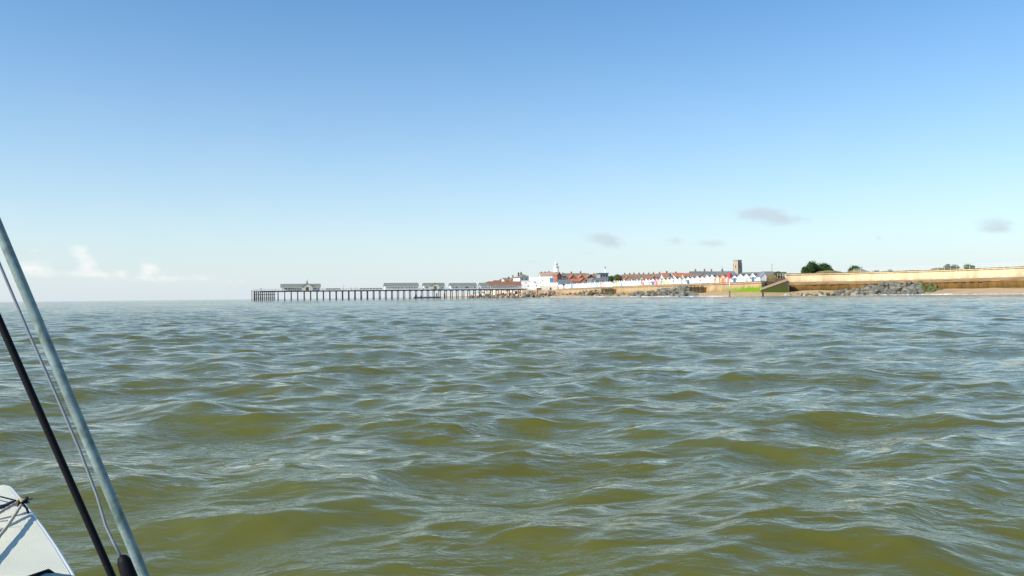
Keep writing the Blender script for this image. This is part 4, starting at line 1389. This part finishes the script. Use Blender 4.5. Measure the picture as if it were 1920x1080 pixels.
def bank(n, top, ybot, zfun, size, lab, group, kinds=('grey',), seed=1, off=0.0):
    """boulders heaped from the water edge (front) up to the outline `top` (px,y)"""
    rg = random.Random(seed)
    px0, px1 = top[0][0], top[-1][0]
    tx = [t_[0] for t_ in top]; ty = [t_[1] for t_ in top]
    wts = []
    tries = 0
    placed = []
    while len(placed) < n and tries < n * 60:
        tries += 1
        px = rg.uniform(px0, px1)
        yt = float(np.interp(px, tx, ty))
        H = ybot - yt
        if rg.random() > (H + 1.5) / (max(ybot - y for y in ty) + 1.5): continue
        f = rg.random() ** 1.0
        Zf, Zb = zfun(px)
        Z = Zf + (Zb - Zf) * f
        s = rg.uniform(*size)
        spx = s * F / Z
        y = ybot - f * H + spx * .35
        if min([((px - a_) / spx) ** 2 + ((y - b_) / spx) ** 2 for a_, b_ in placed] or [9]) < .85 and tries < n * 40: continue
        placed.append((px, y))
        p = P(px, y, Z)
        kd = rg.choice(kinds)
        o = bpy.data.objects.new('boulder', rg.choice(ROCKS[kd]))
        COL.objects.link(o)
        o.location = p
        o.scale = (s * rg.uniform(.85, 1.3), s * rg.uniform(.8, 1.2), s * rg.uniform(.65, .95))
        o.rotation_euler = (rg.uniform(-.5, .5), rg.uniform(-.5, .5), rg.uniform(0, 6.28))
        q_ = (s - size[0]) / (size[1] - size[0])
        adj = ('large ' if q_ > .66 else 'medium ' if q_ > .33 else 'smaller ') + {'grey': 'grey', 'tan': 'tan', 'weed': 'weedy dark'}[kd]
        row = 'at the water edge of ' if f < .25 else 'on top of ' if f > .78 else 'midway up '
        tag(o, '%s boulder %s%s' % (adj, row, lab), 'boulder', group)


def zc_(px): return coast_pt(px)[0].y


bank(60, [(880, 552.8), (930, 550.5), (975, 546), (1005, 546), (1022, 544), (1044, 545), (1062, 549)], 556.2, lambda p: (505, 522), (1.1, 1.8), 'the heap below the pier entrance', 'boulders below the pier entrance', ('grey', 'tan'), 3)
bank(44, [(1056, 553.5), (1080, 549), (1100, 544.5), (1118, 542.5), (1135, 545), (1150, 549), (1186, 550)], 555, lambda p: (zc_(p) - 40, zc_(p) - 6), (1.1, 2.0), 'the bank below teal and pink huts', 'boulders below the teal and pink huts', ('grey', 'grey', 'tan', 'weed'), 4)
bank(52, [(1180, 550), (1200, 547), (1225, 545), (1240, 542), (1258, 540.5), (1275, 537.5), (1286, 539), (1296, 544), (1302, 549)], 553.4, lambda p: (zc_(p) - 38, zc_(p) - 6), (1.2, 2.5), 'the bank beside the timber breastwork', 'boulders in the bank by the breastwork', ('grey',), 5)
bank(70, [(1565, 548), (1585, 544), (1610, 539), (1640, 533.5), (1665, 530), (1690, 528), (1712, 528.5), (1728, 532), (1736, 541)], 551.2, lambda p: (zc_(p) - 30, zc_(p) - 8.5), (1.1, 2.5), 'the heap below the pale wall', 'boulders below the pale wall', ('grey',), 6)
bank(18, [(1724, 529), (1738, 530.5), (1752, 535), (1764, 541)], 546.5, lambda p: (zc_(p) - 22, zc_(p) - 9), (1.1, 1.7), 'the green heap end beside the sand', 'weedy boulders beside the sand', ('weed',), 7)
bank(22, [(1478, 549.5), (1520, 549), (1560, 547.5), (1582, 546)], 552.0, lambda p: (zc_(p) - 30, zc_(p) - 14), (.7, 1.3), 'the low rocks below the brown apron', 'rocks awash below the apron', ('weed', 'tan', 'tan'), 8)

# ------------------------------------------------------------------ trees, bushes
def leaf_mat(name, c1, c2):
    m = bpy.data.materials.new(name)
    m.use_nodes = True
    t = NT(m.node_tree)
    b = t.n['Principled BSDF']
    oi = t.add('ShaderNodeNewGeometry').outputs['Random Per Island']
    t.put(b.inputs['Base Color'], t.mix(oi, c1, c2))
    b.inputs['Roughness'].default_value = .7
    b.inputs['Specular IOR Level'].default_value = .25
    return m


M_LEAFD = leaf_mat('dark_leaves', (0.022, 0.055, 0.014), (0.06, 0.11, 0.028))
M_LEAFO = leaf_mat('olive_leaves', (0.07, 0.085, 0.02), (0.15, 0.16, 0.04))
M_LEAFG = leaf_mat('hedge_leaves', (0.045, 0.10, 0.018), (0.10, 0.17, 0.035))
M_BARK = mat('bark', (0.10, 0.075, 0.05), .95, .25, 3.0)


def plant(name, label, cat, px, ybase, ytop, wpx, Z, m, n=1500, blobs_=7, seed=1, trunk=True, group=None, leaf=.28):
    rg = random.Random(seed)
    c = XY(px, Z)
    g = gz(c.x, c.y) - .1
    zt = zat(px, ytop, Z) - g
    zb = max(zat(px, ybase, Z) - g, .2) if trunk else .15
    W = wpx / F * Z
    r = empty(name, (c.x, c.y, g), rg.uniform(0, 6), label, cat, group)
    lobes = []
    H = zt - zb
    for i in range(blobs_):
        a = rg.uniform(0, 6.28); q = rg.random() ** .6
        rr = rg.uniform(.26, .42) * min(W, H * 1.6)
        x = math.cos(a) * q * (W / 2 - rr * .6); y = math.sin(a) * q * (W / 2 - rr * .6) * .8
        z = zb + rr * .7 + rg.random() * max(0.1, (H - 1.5 * rr) * (1 - q * .5))
        lobes.append((Vector((x, y, z)), rr))
    lobes.append((Vector((0, 0, zt - .32 * min(W, H))), .33 * min(W, H)))
    mb = MB()
    for i in range(n):
        ce, rr = rg.choice(lobes)
        d = Vector((rg.gauss(0, 1), rg.gauss(0, 1), rg.gauss(0, .9))).normalized()
        p = ce + d * rr * (rg.random() ** .4) * rg.uniform(.75, 1.22)
        if p.z < .1: p.z = .1
        s = leaf * rg.uniform(.6, 1.3)
        u = Vector((rg.gauss(0, 1), rg.gauss(0, 1), rg.gauss(0, .6))).normalized()
        v = u.cross(d + Vector((.01, .02, .3))).normalized()
        mb.add([p - u * s, p - v * s * .5 + d * s * .1, p + u * s, p + v * s * .5 - d * s * .1], [(0, 1, 2, 3)])
    me = bpy.data.meshes.new('crown')
    me.from_pydata(mb.v, [], mb.f)
    me.materials.append(m)
    link('crown' if trunk else 'foliage', me, r)
    tb = MB().tube([(0, 0, -.3), (.05, .02, zb * .5 + .2), (0, .05, zb + H * .45)], [.05 * H + .06, .04 * H + .05, .05], 8)
    for ce, rr in lobes[:5]:
        tb.tube([(0, .02, zb * .5 + .2), ce * .6 + Vector((0, 0, zb * .25)), ce], [.03 * H + .03, .05, .02], 6)
    tb.build('trunk' if trunk else 'stem', M_BARK, r, True)
    return r


plant('evergreen_tree', 'tallest dark rounded tree behind the pale sea wall', 'tree', 1523, 512, 488, 27, 380, M_LEAFD, 7000, 11, 1)
plant('evergreen_tree', 'broad dark tree beside the tallest tree behind the pale wall', 'tree', 1544, 512, 493, 28, 385, M_LEAFD, 6500, 10, 2)
plant('shrub', 'low dark shrub tapering off from the broad dark tree', 'shrub', 1557, 507, 501, 14, 382, M_LEAFD, 2600, 6, 3, False)
plant('shrub', 'low dark shrub spreading at the foot of the tallest tree', 'shrub', 1510, 508, 499, 16, 378, M_LEAFD, 2800, 6, 13, False)
plant('shrub', 'isolated dark flat topped shrub behind the grass bank', 'shrub', 1604.5, 505, 497.5, 27, 370, M_LEAFD, 5000, 9, 4, False)
plant('bush', 'low olive bush on the grass bank beyond the dark shrub', 'bush', 1643, 510, 505.3, 20, 300, M_LEAFO, 2600, 7, 5, False, leaf=.18)
plant('bush', 'rounded olive bush on the wall top where the fence begins', 'bush', 1669, 509, 503.6, 18, 296, M_LEAFO, 2600, 7, 6, False, leaf=.18)
plant('bush', 'green bush with dark top behind the wall fence', 'bush', 1779, 503, 495, 16, 285, M_LEAFG, 2600, 7, 7, False, leaf=.18)
plant('bush', 'wide green bush beside the dark topped bush behind the fence', 'bush', 1792, 503, 497, 18, 285, M_LEAFG, 2600, 7, 8, False, leaf=.18)
plant('bush', 'rounded yellowish bush further along behind the wall fence', 'bush', 1816, 502, 496, 22, 280, M_LEAFO, 2600, 7, 9, False, leaf=.18)
plant('hedge_bush', 'green hedge bush above the dark retaining wall', 'bush', 1458, 518, 509.5, 16, 318, M_LEAFG, 2600, 8, 10, False, leaf=.2)
plant('hedge_bush', 'green hedge bush against the end of the pale wall', 'bush', 1468, 516, 510, 12, 320, M_LEAFG, 2600, 7, 11, False, leaf=.2)
plant('evergreen_tree', 'dark bushy tree between the modern grey house and the terraces', 'tree', 1158, 526, 514.5, 22, 610, M_LEAFO, 2400, 9, 12, leaf=.4)
plant('evergreen_tree', 'small dark tree leaning toward the modern grey house', 'tree', 1147, 527, 516, 12, 615, M_LEAFD, 1200, 6, 14, leaf=.4)
# grassy humps on top of the wall
for px, y, wd, Z, sd in ((1555, 506.8, 62, 320, 1), (1610, 505.0, 44, 318, 2), (1760, 502.0, 36, 290, 3)):
    c = XY(px, Z); W = wd / F * Z
    zt = zat(px, y, Z)
    g = 8.4
    mb = MB()
    vs, fs = [], []
    nx, ny = 22, 8
    rg = random.Random(sd)
    for i in range(nx):
        for j in range(ny):
            u = i / (nx - 1) * 2 - 1; v = j / (ny - 1) * 2 - 1
            k_ = max(0, 1 - u * u) ** .5 * max(0, 1 - v * v)
            vs.append((c.x + u * W / 2, c.y + v * 6, g - .8 + (zt - g + .8) * k_ + rg.uniform(-.12, .12) * k_))
    fs = [(i * ny + j, (i + 1) * ny + j, (i + 1) * ny + j + 1, i * ny + j + 1) for i in range(nx - 1) for j in range(ny - 1)]
    mb.add(vs, fs).build('grass_bank', M_GRASS, None, True, 'structure')

# ------------------------------------------------------------------ surf at the water edge
def foam_mat():
    m = bpy.data.materials.new('surf_foam')
    m.use_nodes = True
    t = NT(m.node_tree)
    b = t.n['Principled BSDF']
    tc = t.add('ShaderNodeTexCoord').outputs['Object']
    n_ = t.noise(t.mapping(tc, (.5, 1, 1)), 2.2, 5.0, .7)
    b.inputs['Base Color'].default_value = (.82, .82, .80, 1)
    b.inputs['Roughness'].default_value = .8
    t.put(b.inputs['Alpha'], t.ramp(n_, .40, .60))
    return m


M_FOAM = foam_mat()
rg = random.Random(9)
mb = MB()


def foam_strip(px0, px1, off, h, wid):
    n = max(6, int((px1 - px0) / 2.5))
    vs, fs = [], []
    ph = rg.uniform(0, 6)
    for i in range(n + 1):
        px = px0 + (px1 - px0) * i / n
        p, tg, nn = coast_pt(px)
        o = off + 1.3 * math.sin(px * .13 + ph) + .7 * math.sin(px * .31 + 2 * ph) + rg.uniform(-.3, .3)
        e_ = max(0.0, math.sin(math.pi * i / n)) ** .5
        hh = h * e_ * rg.uniform(.3, 1.1) * (.35 + .65 * max(0.0, math.sin(px * .21 + ph * 3)))
        for k_, (oo, zz) in enumerate(((-wid, -.05), (-wid * .45, hh * .8 + .06), (0, hh + .08), (wid * .6, hh * .3 + .05))):
            q = p + nn * (o + oo * e_)
            vs.append((q.x, q.y, zz))
    for i in range(n):
        for k_ in range(3):
            fs.append((i * 4 + k_, i * 4 + k_ + 1, (i + 1) * 4 + k_ + 1, (i + 1) * 4 + k_))
    mb.add(vs, fs)


for a, b, o, h, w in ((884, 930, -26, .3, 1.5), (905, 976, -28, .35, 2), (1020, 1080, -19, .35, 2), (1068, 1110, -18, .5, 2), (1104, 1170, -18.5, .4, 2), (1150, 1215, -18, .45, 2),
                      (1210, 1300, -18, .5, 2), (1290, 1372, -20, .5, 2.5), (1366, 1420, -20, .45, 2.5), (1414, 1470, -21, .6, 3), (1462, 1496, -25, 1.0, 3.5), (1476, 1490, -23, 1.3, 2.5), (1490, 1560, -25, .4, 2), (1555, 1650, -24, .4, 2),
                      (1640, 1700, -26, .3, 2), (1700, 1790, -27.5, .35, 2), (1745, 1812, -28.5, .45, 2), (1800, 1930, -28, .3, 1.5), (1850, 1990, -29, .4, 2)):
    foam_strip(a, b, o, h, w)
    foam_strip(a + 4, b - 3, o + 2.5, h * .5, w * .7)
fo = mb.build('surf', M_FOAM, None, True, 'stuff')
tag(fo, 'broken white surf along the beach and boulders', 'surf')

# ------------------------------------------------------------------ the boat the picture is taken from
M_HULL = mat('white_gelcoat', (0.80, 0.80, 0.76), .35, .03, 6.0, spec=.5)


def deck_mat():
    m = bpy.data.materials.new('ribbed_deck')
    m.use_nodes = True
    t = NT(m.node_tree)
    b = t.n['Principled BSDF']
    tc = t.add('ShaderNodeTexCoord').outputs['Object']
    n1 = t.noise(tc, 7.0, 4.0, .6)
    wv_ = t.add('ShaderNodeTexWave', wave_type='BANDS', bands_direction='Y')
    t.put(wv_.inputs['Vector'], tc)
    wv_.inputs['Scale'].default_value = 95.0
    wv_.inputs['Distortion'].default_value = .25
    c = t.mix(t.ramp(n1, .3, .7), (.76, .73, .55), (.82, .79, .62))
    c = t.mix(t.math('MULTIPLY', t.ramp(t.noise(tc, 2.3, 5, .65), .5, .75), .3), c, (.50, .46, .34))
    c = t.mix(t.math('MULTIPLY', wv_.outputs['Fac'], .12), c, (.45, .43, .34))
    t.put(b.inputs['Base Color'], c)
    b.inputs['Roughness'].default_value = .6
    bn = t.add('ShaderNodeBump')
    bn.inputs['Strength'].default_value = .5
    bn.inputs['Distance'].default_value = .0025
    t.put(bn.inputs['Height'], wv_.outputs['Fac'])
    t.put(b.inputs['Normal'], bn.outputs[0])
    return m


M_DECKW = deck_mat()
ZD = 0.42


def on_plane(px, py, z):
    d = CAMROT.to_3x3() @ Vector(((px - 960) / F, -(py - 540) / F, -1.0))
    return Vector((0, 0, CAM_H)) + d * ((z - CAM_H) / d.z)


TIP = on_plane(6, 910, ZD)
EDGE = on_plane(131, 1080, ZD)
ed = (EDGE - TIP).to_2d().normalized()
HA = math.radians(18)
perp = Vector((-ed.y, ed.x))
if perp.x < 0: perp = -perp
AFT = ed * math.cos(HA) - perp * math.sin(HA)
STB = Vector((-AFT.y, AFT.x))
if STB.x < 0: STB = -STB
brz = math.atan2(AFT.y, AFT.x)                      # local x runs aft, local y to starboard or port
boat = empty('sailing_dinghy', (TIP.x, TIP.y, 0), brz, 'white sailing dinghy bow with ribbed foredeck and lashed ropes', 'boat')
sgn = 1 if (Matrix.Rotation(brz, 2) @ Vector((0, 1))).dot(STB) > 0 else -1


def halfw(s):
    return .014 * (1 - math.exp(-s / .012)) + .80 * math.tanh(.42 * s)


LEN = 4.3
ss = [0.0, .004, .012, .025, .05, .09, .14, .2, .3, .45, .6, .8, 1.0, 1.2, 1.4, 1.6, 1.8, 2.0, 2.3, 2.6, 3.0, 3.4, 3.8, 4.1, LEN]
hull = MB(); deck = MB()
hv, hf = [], []
for s in ss:
    w = halfw(s)
    rake = max(0, .12 - s * .12)
    for k_ in (-1, 1):
        pass
    row = [(s, -w, ZD - .015), (s + rake * .3, -w * .93, .22), (s + rake, -w * .78, -.02), (s + rake * 1.6, -w * .4, -.14), (s + rake * 2, 0, -.18),
           (s + rake * 1.6, w * .4, -.14), (s + rake, w * .78, -.02), (s + rake * .3, w * .93, .22), (s, w, ZD - .015)]
    hv += row
m_ = 9
for i in range(len(ss) - 1):
    for k_ in range(m_ - 1):
        hf.append((i * m_ + k_, i * m_ + k_ + 1, (i + 1) * m_ + k_ + 1, (i + 1) * m_ + k_))
hf.append(tuple((len(ss) - 1) * m_ + k_ for k_ in range(m_)))
hull.add(hv, hf).build('hull', M_HULL, boat, True)
CK = 1.95
dv_, df_ = [], []
ds = [s for s in ss if s < CK] + [CK]
nc = 13
for s in ds:
    w = halfw(s) - .004
    for j in range(nc):
        u = j / (nc - 1) * 2 - 1
        dv_.append((s, w * u, ZD + .002 + .012 * (1 - u * u) * min(1, w / .3)))
for i in range(len(ds) - 1):
    for j in range(nc - 1):
        df_.append((i * nc + j, i * nc + j + 1, (i + 1) * nc + j + 1, (i + 1) * nc + j))
deck.add(dv_, df_).build('foredeck', M_DECKW, boat, True)
# side decks, cockpit
sd_ = [CK] + [s for s in ss if s > CK]
cv, cf = [], []
for s in sd_:
    w = halfw(s) - .004
    iw = w - .17
    cv += [(s, -w, ZD), (s, -iw, ZD + .012), (s, -iw + .02, .10), (s, iw - .02, .10), (s, iw, ZD + .012), (s, w, ZD)]
for i in range(len(sd_) - 1):
    for k_ in range(5):
        cf.append((i * 6 + k_, i * 6 + k_ + 1, (i + 1) * 6 + k_ + 1, (i + 1) * 6 + k_))
w0 = halfw(CK) - .174
cf += [(1, 4, 3, 2)]
n_ = (len(sd_) - 1) * 6
cf += [(n_ + 1, n_ + 2, n_ + 3, n_ + 4)]
MB().add(cv, cf).build('cockpit', M_HULL, boat)
# rounded gunwale moulding
gp = []
for s in reversed(ss): gp.append((s, -halfw(s), ZD - .006))
for s in ss[1:]: gp.append((s, halfw(s), ZD - .006))
MB().tube(gp, .007, 8).build('gunwale', M_HULL, boat, True)
BINV = (Matrix.Translation(boat.location) @ Matrix.Rotation(brz, 4, 'Z')).inverted()


def loc(p): return BINV @ Vector(p)


# shrouds: their plane comes from the photograph, their foot from the gunwale, their head from the mast
def line_pts(px, py, slope, Zlow, Zhigh, pys):
    out = []
    for q in pys:
        t_ = (q - pys[0]) / (pys[-1] - pys[0])
        out.append(P(px + (q - py) * slope, q, Zhigh + (Zlow - Zhigh) * t_))
    return out


M_TUBE = mat('weathered_tube', (0.18, 0.235, 0.215), .5, .45, 60.0, stain=(0.05, 0.10, 0.06), stain_amt=.9, spec=.5)
M_BLK = mat('black_rubber', (0.004, 0.004, 0.006), .6, .2, 9.0, spec=.15)
M_WIRE = mat('grey_wire', (0.22, 0.24, 0.25), .4, .15, 30.0, spec=.5)
HEAD = -1560
pysl = [HEAD, -800, 0, 400, 700, 900, 1078, 1300, 1525]
tubep = line_pts(269.5, 1078, .418, .90, .98, pysl)
blackp = line_pts(209, 1078, .441, .93, 1.0, pysl)
mast_top = (tubep[0] + blackp[0]) / 2
mast_foot = Vector((TIP.x, TIP.y, 0)) + Vector((AFT.x, AFT.y, 0)) * 1.45 + Vector((0, 0, ZD + .03))
md_ = (mast_top - mast_foot).normalized()
mt = empty('mast', mast_foot, 0, 'slim aluminium mast stepped on the white foredeck', 'mast')
MB().tube([Vector((0, 0, 0)), mast_top - mast_foot, mast_top - mast_foot + md_ * .06], [.026, .026, .02], 12).build('spar', mat('anodised', (0.55, 0.56, 0.57), .35, .05, 5, metal=.7), mt, True)
MB().lathe([(.05, -.03), (.05, .02), (.03, .03)], 12).build('mast_step', M_BLK, mt)
o = MB().tube(tubep, 0.0056, 14).build('shroud_cover', M_TUBE, None, True)
tag(o, 'weathered grey green tube over the shroud beside the black one', 'shroud')
o = MB().tube(blackp, .0041, 12).build('shroud', M_BLK, None, True)
tag(o, 'black covered shroud slanting up from the dinghy gunwale', 'shroud')
# thin line beside the tube, with its black grip below
rp_ = []
for px_, py_, z_ in ((-838, HEAD, .985), (-300, -220, .975), (0, 497, .965), (52, 620, .96), (105, 740, .955), (150, 845, .95), (182, 930, .945), (198, 985, .94), (212, 1015, .935), (229, 1048, .93)):
    rp_.append(P(px_, py_, z_))
ctl = empty('control_line', rp_[-1], 0, 'thin grey line running beside the tube into a black grip', 'rope')
b0 = rp_[-1]
MB().tube([p - b0 for p in rp_], .0017, 8).build('line', M_WIRE, ctl, True)
g1 = P(229, 1044, .93); g2 = P(268, 1140, .925); g3 = P(380, 1400, .92); g4 = P(436, 1525, .905)
MB().tube([p - b0 for p in (g1 - (g2 - g1).normalized() * .002, g1, g1.lerp(g2, .1), g1.lerp(g2, .3), g2)], [.002, .005, .0078, .0088, .0088], 14).build('grip', M_BLK, ctl, True)
MB().tube([p - b0 for p in (g2, g3, g4)], [.0085, .0025, .0025], 10).build('tail', M_WIRE, ctl, True)
# chainplate on the gunwale that carries the three feet
ft = (tubep[-1] + blackp[-1]) / 2
cp_ = empty('chainplate', ft, 0, 'metal chainplate on the gunwale holding the shroud feet', 'fitting')
MB().box(-.05, .05, -.02, .02, ZD - ft.z - .03, .012).build('plate', M_WIRE, cp_)
MB().tube([(-.06, 0, .006), (.06, 0, .006)], .007, 8).build('pin', M_WIRE, cp_)


# ropes lashed over the bow
def dk(px, py, up=.006):
    q = on_plane(px, py, ZD + .022 + up)
    return q


M_ROPET = mat('tan_rope', (0.42, 0.36, 0.27), .9, .25, 120.0)
M_ROPEN = mat('navy_rope', (0.035, 0.035, 0.075), .9, .6, 60.0)
M_ROPEY = mat('yellow_cord', (0.55, 0.46, 0.07), .8, .15, 60.0)


def rope(name, label, pix, r_, m, up=.006, lay=True, wig=0.0):
    ps = [dk(x, y, up) for x, y in pix]
    full = []
    for i in range(len(ps) - 1):
        for k_ in range(8):
            full.append(ps[i].lerp(ps[i + 1], k_ / 8))
    full.append(ps[-1])
    o = MB().tube(full, [r_ * (1 + (.14 * math.sin(i * 1.9) if lay else 0)) for i in range(len(full))], 8)
    ob = o.build(name, m, None, True)
    return tag(ob, label, 'rope')


KN = (42, 943)
rope('bow_rope', 'pale tan rope from the bow lashing across the deck toward the mast', [KN, (30, 962), (15, 985), (-20, 1030), (-60, 1080)], .0042, M_ROPET)
rope('bow_rope', 'tan rope running from the bow lashing to the far side of the bow', [(40, 939), (22, 948), (0, 961), (-60, 995)], .0042, M_ROPET, .012)
rope('bow_rope', 'thin grey cord lying across the foredeck', [(15, 976), (5, 977), (-30, 981)], .0016, M_WIRE, .003)
rope('navy_rope', 'dark navy braided rope lashed round the bow', [(38, 944), (30, 942), (22, 943), (12, 948), (0, 951), (-40, 962)], .006, M_ROPEN, .010)
rope('shock_cord', 'thin dark elastic cord near the bow tip', [(36, 940), (20, 936), (0, 931), (-30, 924)], .0022, M_BLK, .008)
rope('yellow_cord', 'short yellow cord end in the bow lashing', [(31, 938), (36, 937), (41, 940)], .0028, M_ROPEY, .016)
kn = on_plane(42, 943, ZD + .03)
k0 = empty('rope_knot', kn, 0, 'dark tangled knot of the bow lashing at the gunwale', 'knot')
for i in range(5):
    a = i * 1.25
    MB().tube([(math.cos(a + t_) * .012, math.sin(a + t_ * 1.3) * .010 - .004, .006 * math.sin(t_ * 2 + i) + .002 * i) for t_ in np.linspace(0, 4.5, 14)], .003, 7).build('turn', (M_ROPEN, M_BLK, M_ROPET, M_ROPEN, M_BLK)[i], k0, True)
ends = MB().tube([(0, 0, 0), (.012, .006, .006), (.024, .006, .010)], .0016, 6).tube([(0, 0, 0), (.012, .0, .004), (.022, -.004, .002)], .0014, 6)
ends.build('rope_end', M_BLK, k0, True)
hk = rope('gunwale_cord', 'dark cord hugging the gunwale below the knot', [(44, 946), (50, 953), (53, 961)], .003, M_BLK, .0)

# teal dry bag lying on the foredeck
bp = on_plane(86, 1132, ZD + .02)
bag = empty('dry_bag', bp, -.4, 'dark teal dry bag lying on the white foredeck', 'bag')
vs, fs = [], []
nu, nv_ = 18, 14
for i in range(nu):
    t_ = i / (nu - 1)
    x = (t_ - .5) * .14
    rad = .034 * (1 - abs(2 * t_ - 1) ** 3.2) ** .5 + .0005
    for j in range(nv_):
        a = 6.2832 * j / nv_
        q = 1 + .07 * math.sin(3 * a + 9 * t_) + .04 * math.sin(17 * t_ + 2 * a)
        vs.append((x, math.cos(a) * rad * 1.5 * q, .024 + math.sin(a) * rad * .75 * q))
for i in range(nu - 1):
    for j in range(nv_):
        fs.append((i * nv_ + j, i * nv_ + (j + 1) % nv_, (i + 1) * nv_ + (j + 1) % nv_, (i + 1) * nv_ + j))
M_BAG = mat('teal_fabric', (0.025, 0.085, 0.12), .6, .2, 14.0, .004, 30.0)
MB().add(vs, fs).build('body', M_BAG, bag, True)
MB().box(-.09, -.075, -.035, .035, .018, .026).build('roll_closure', M_BLK, bag)
MB().tube([(-.02, -.055, .02), (-.02, -.02, .052), (-.02, .02, .052), (-.02, .055, .02)], .004, 6).build('strap', M_BLK, bag, True)
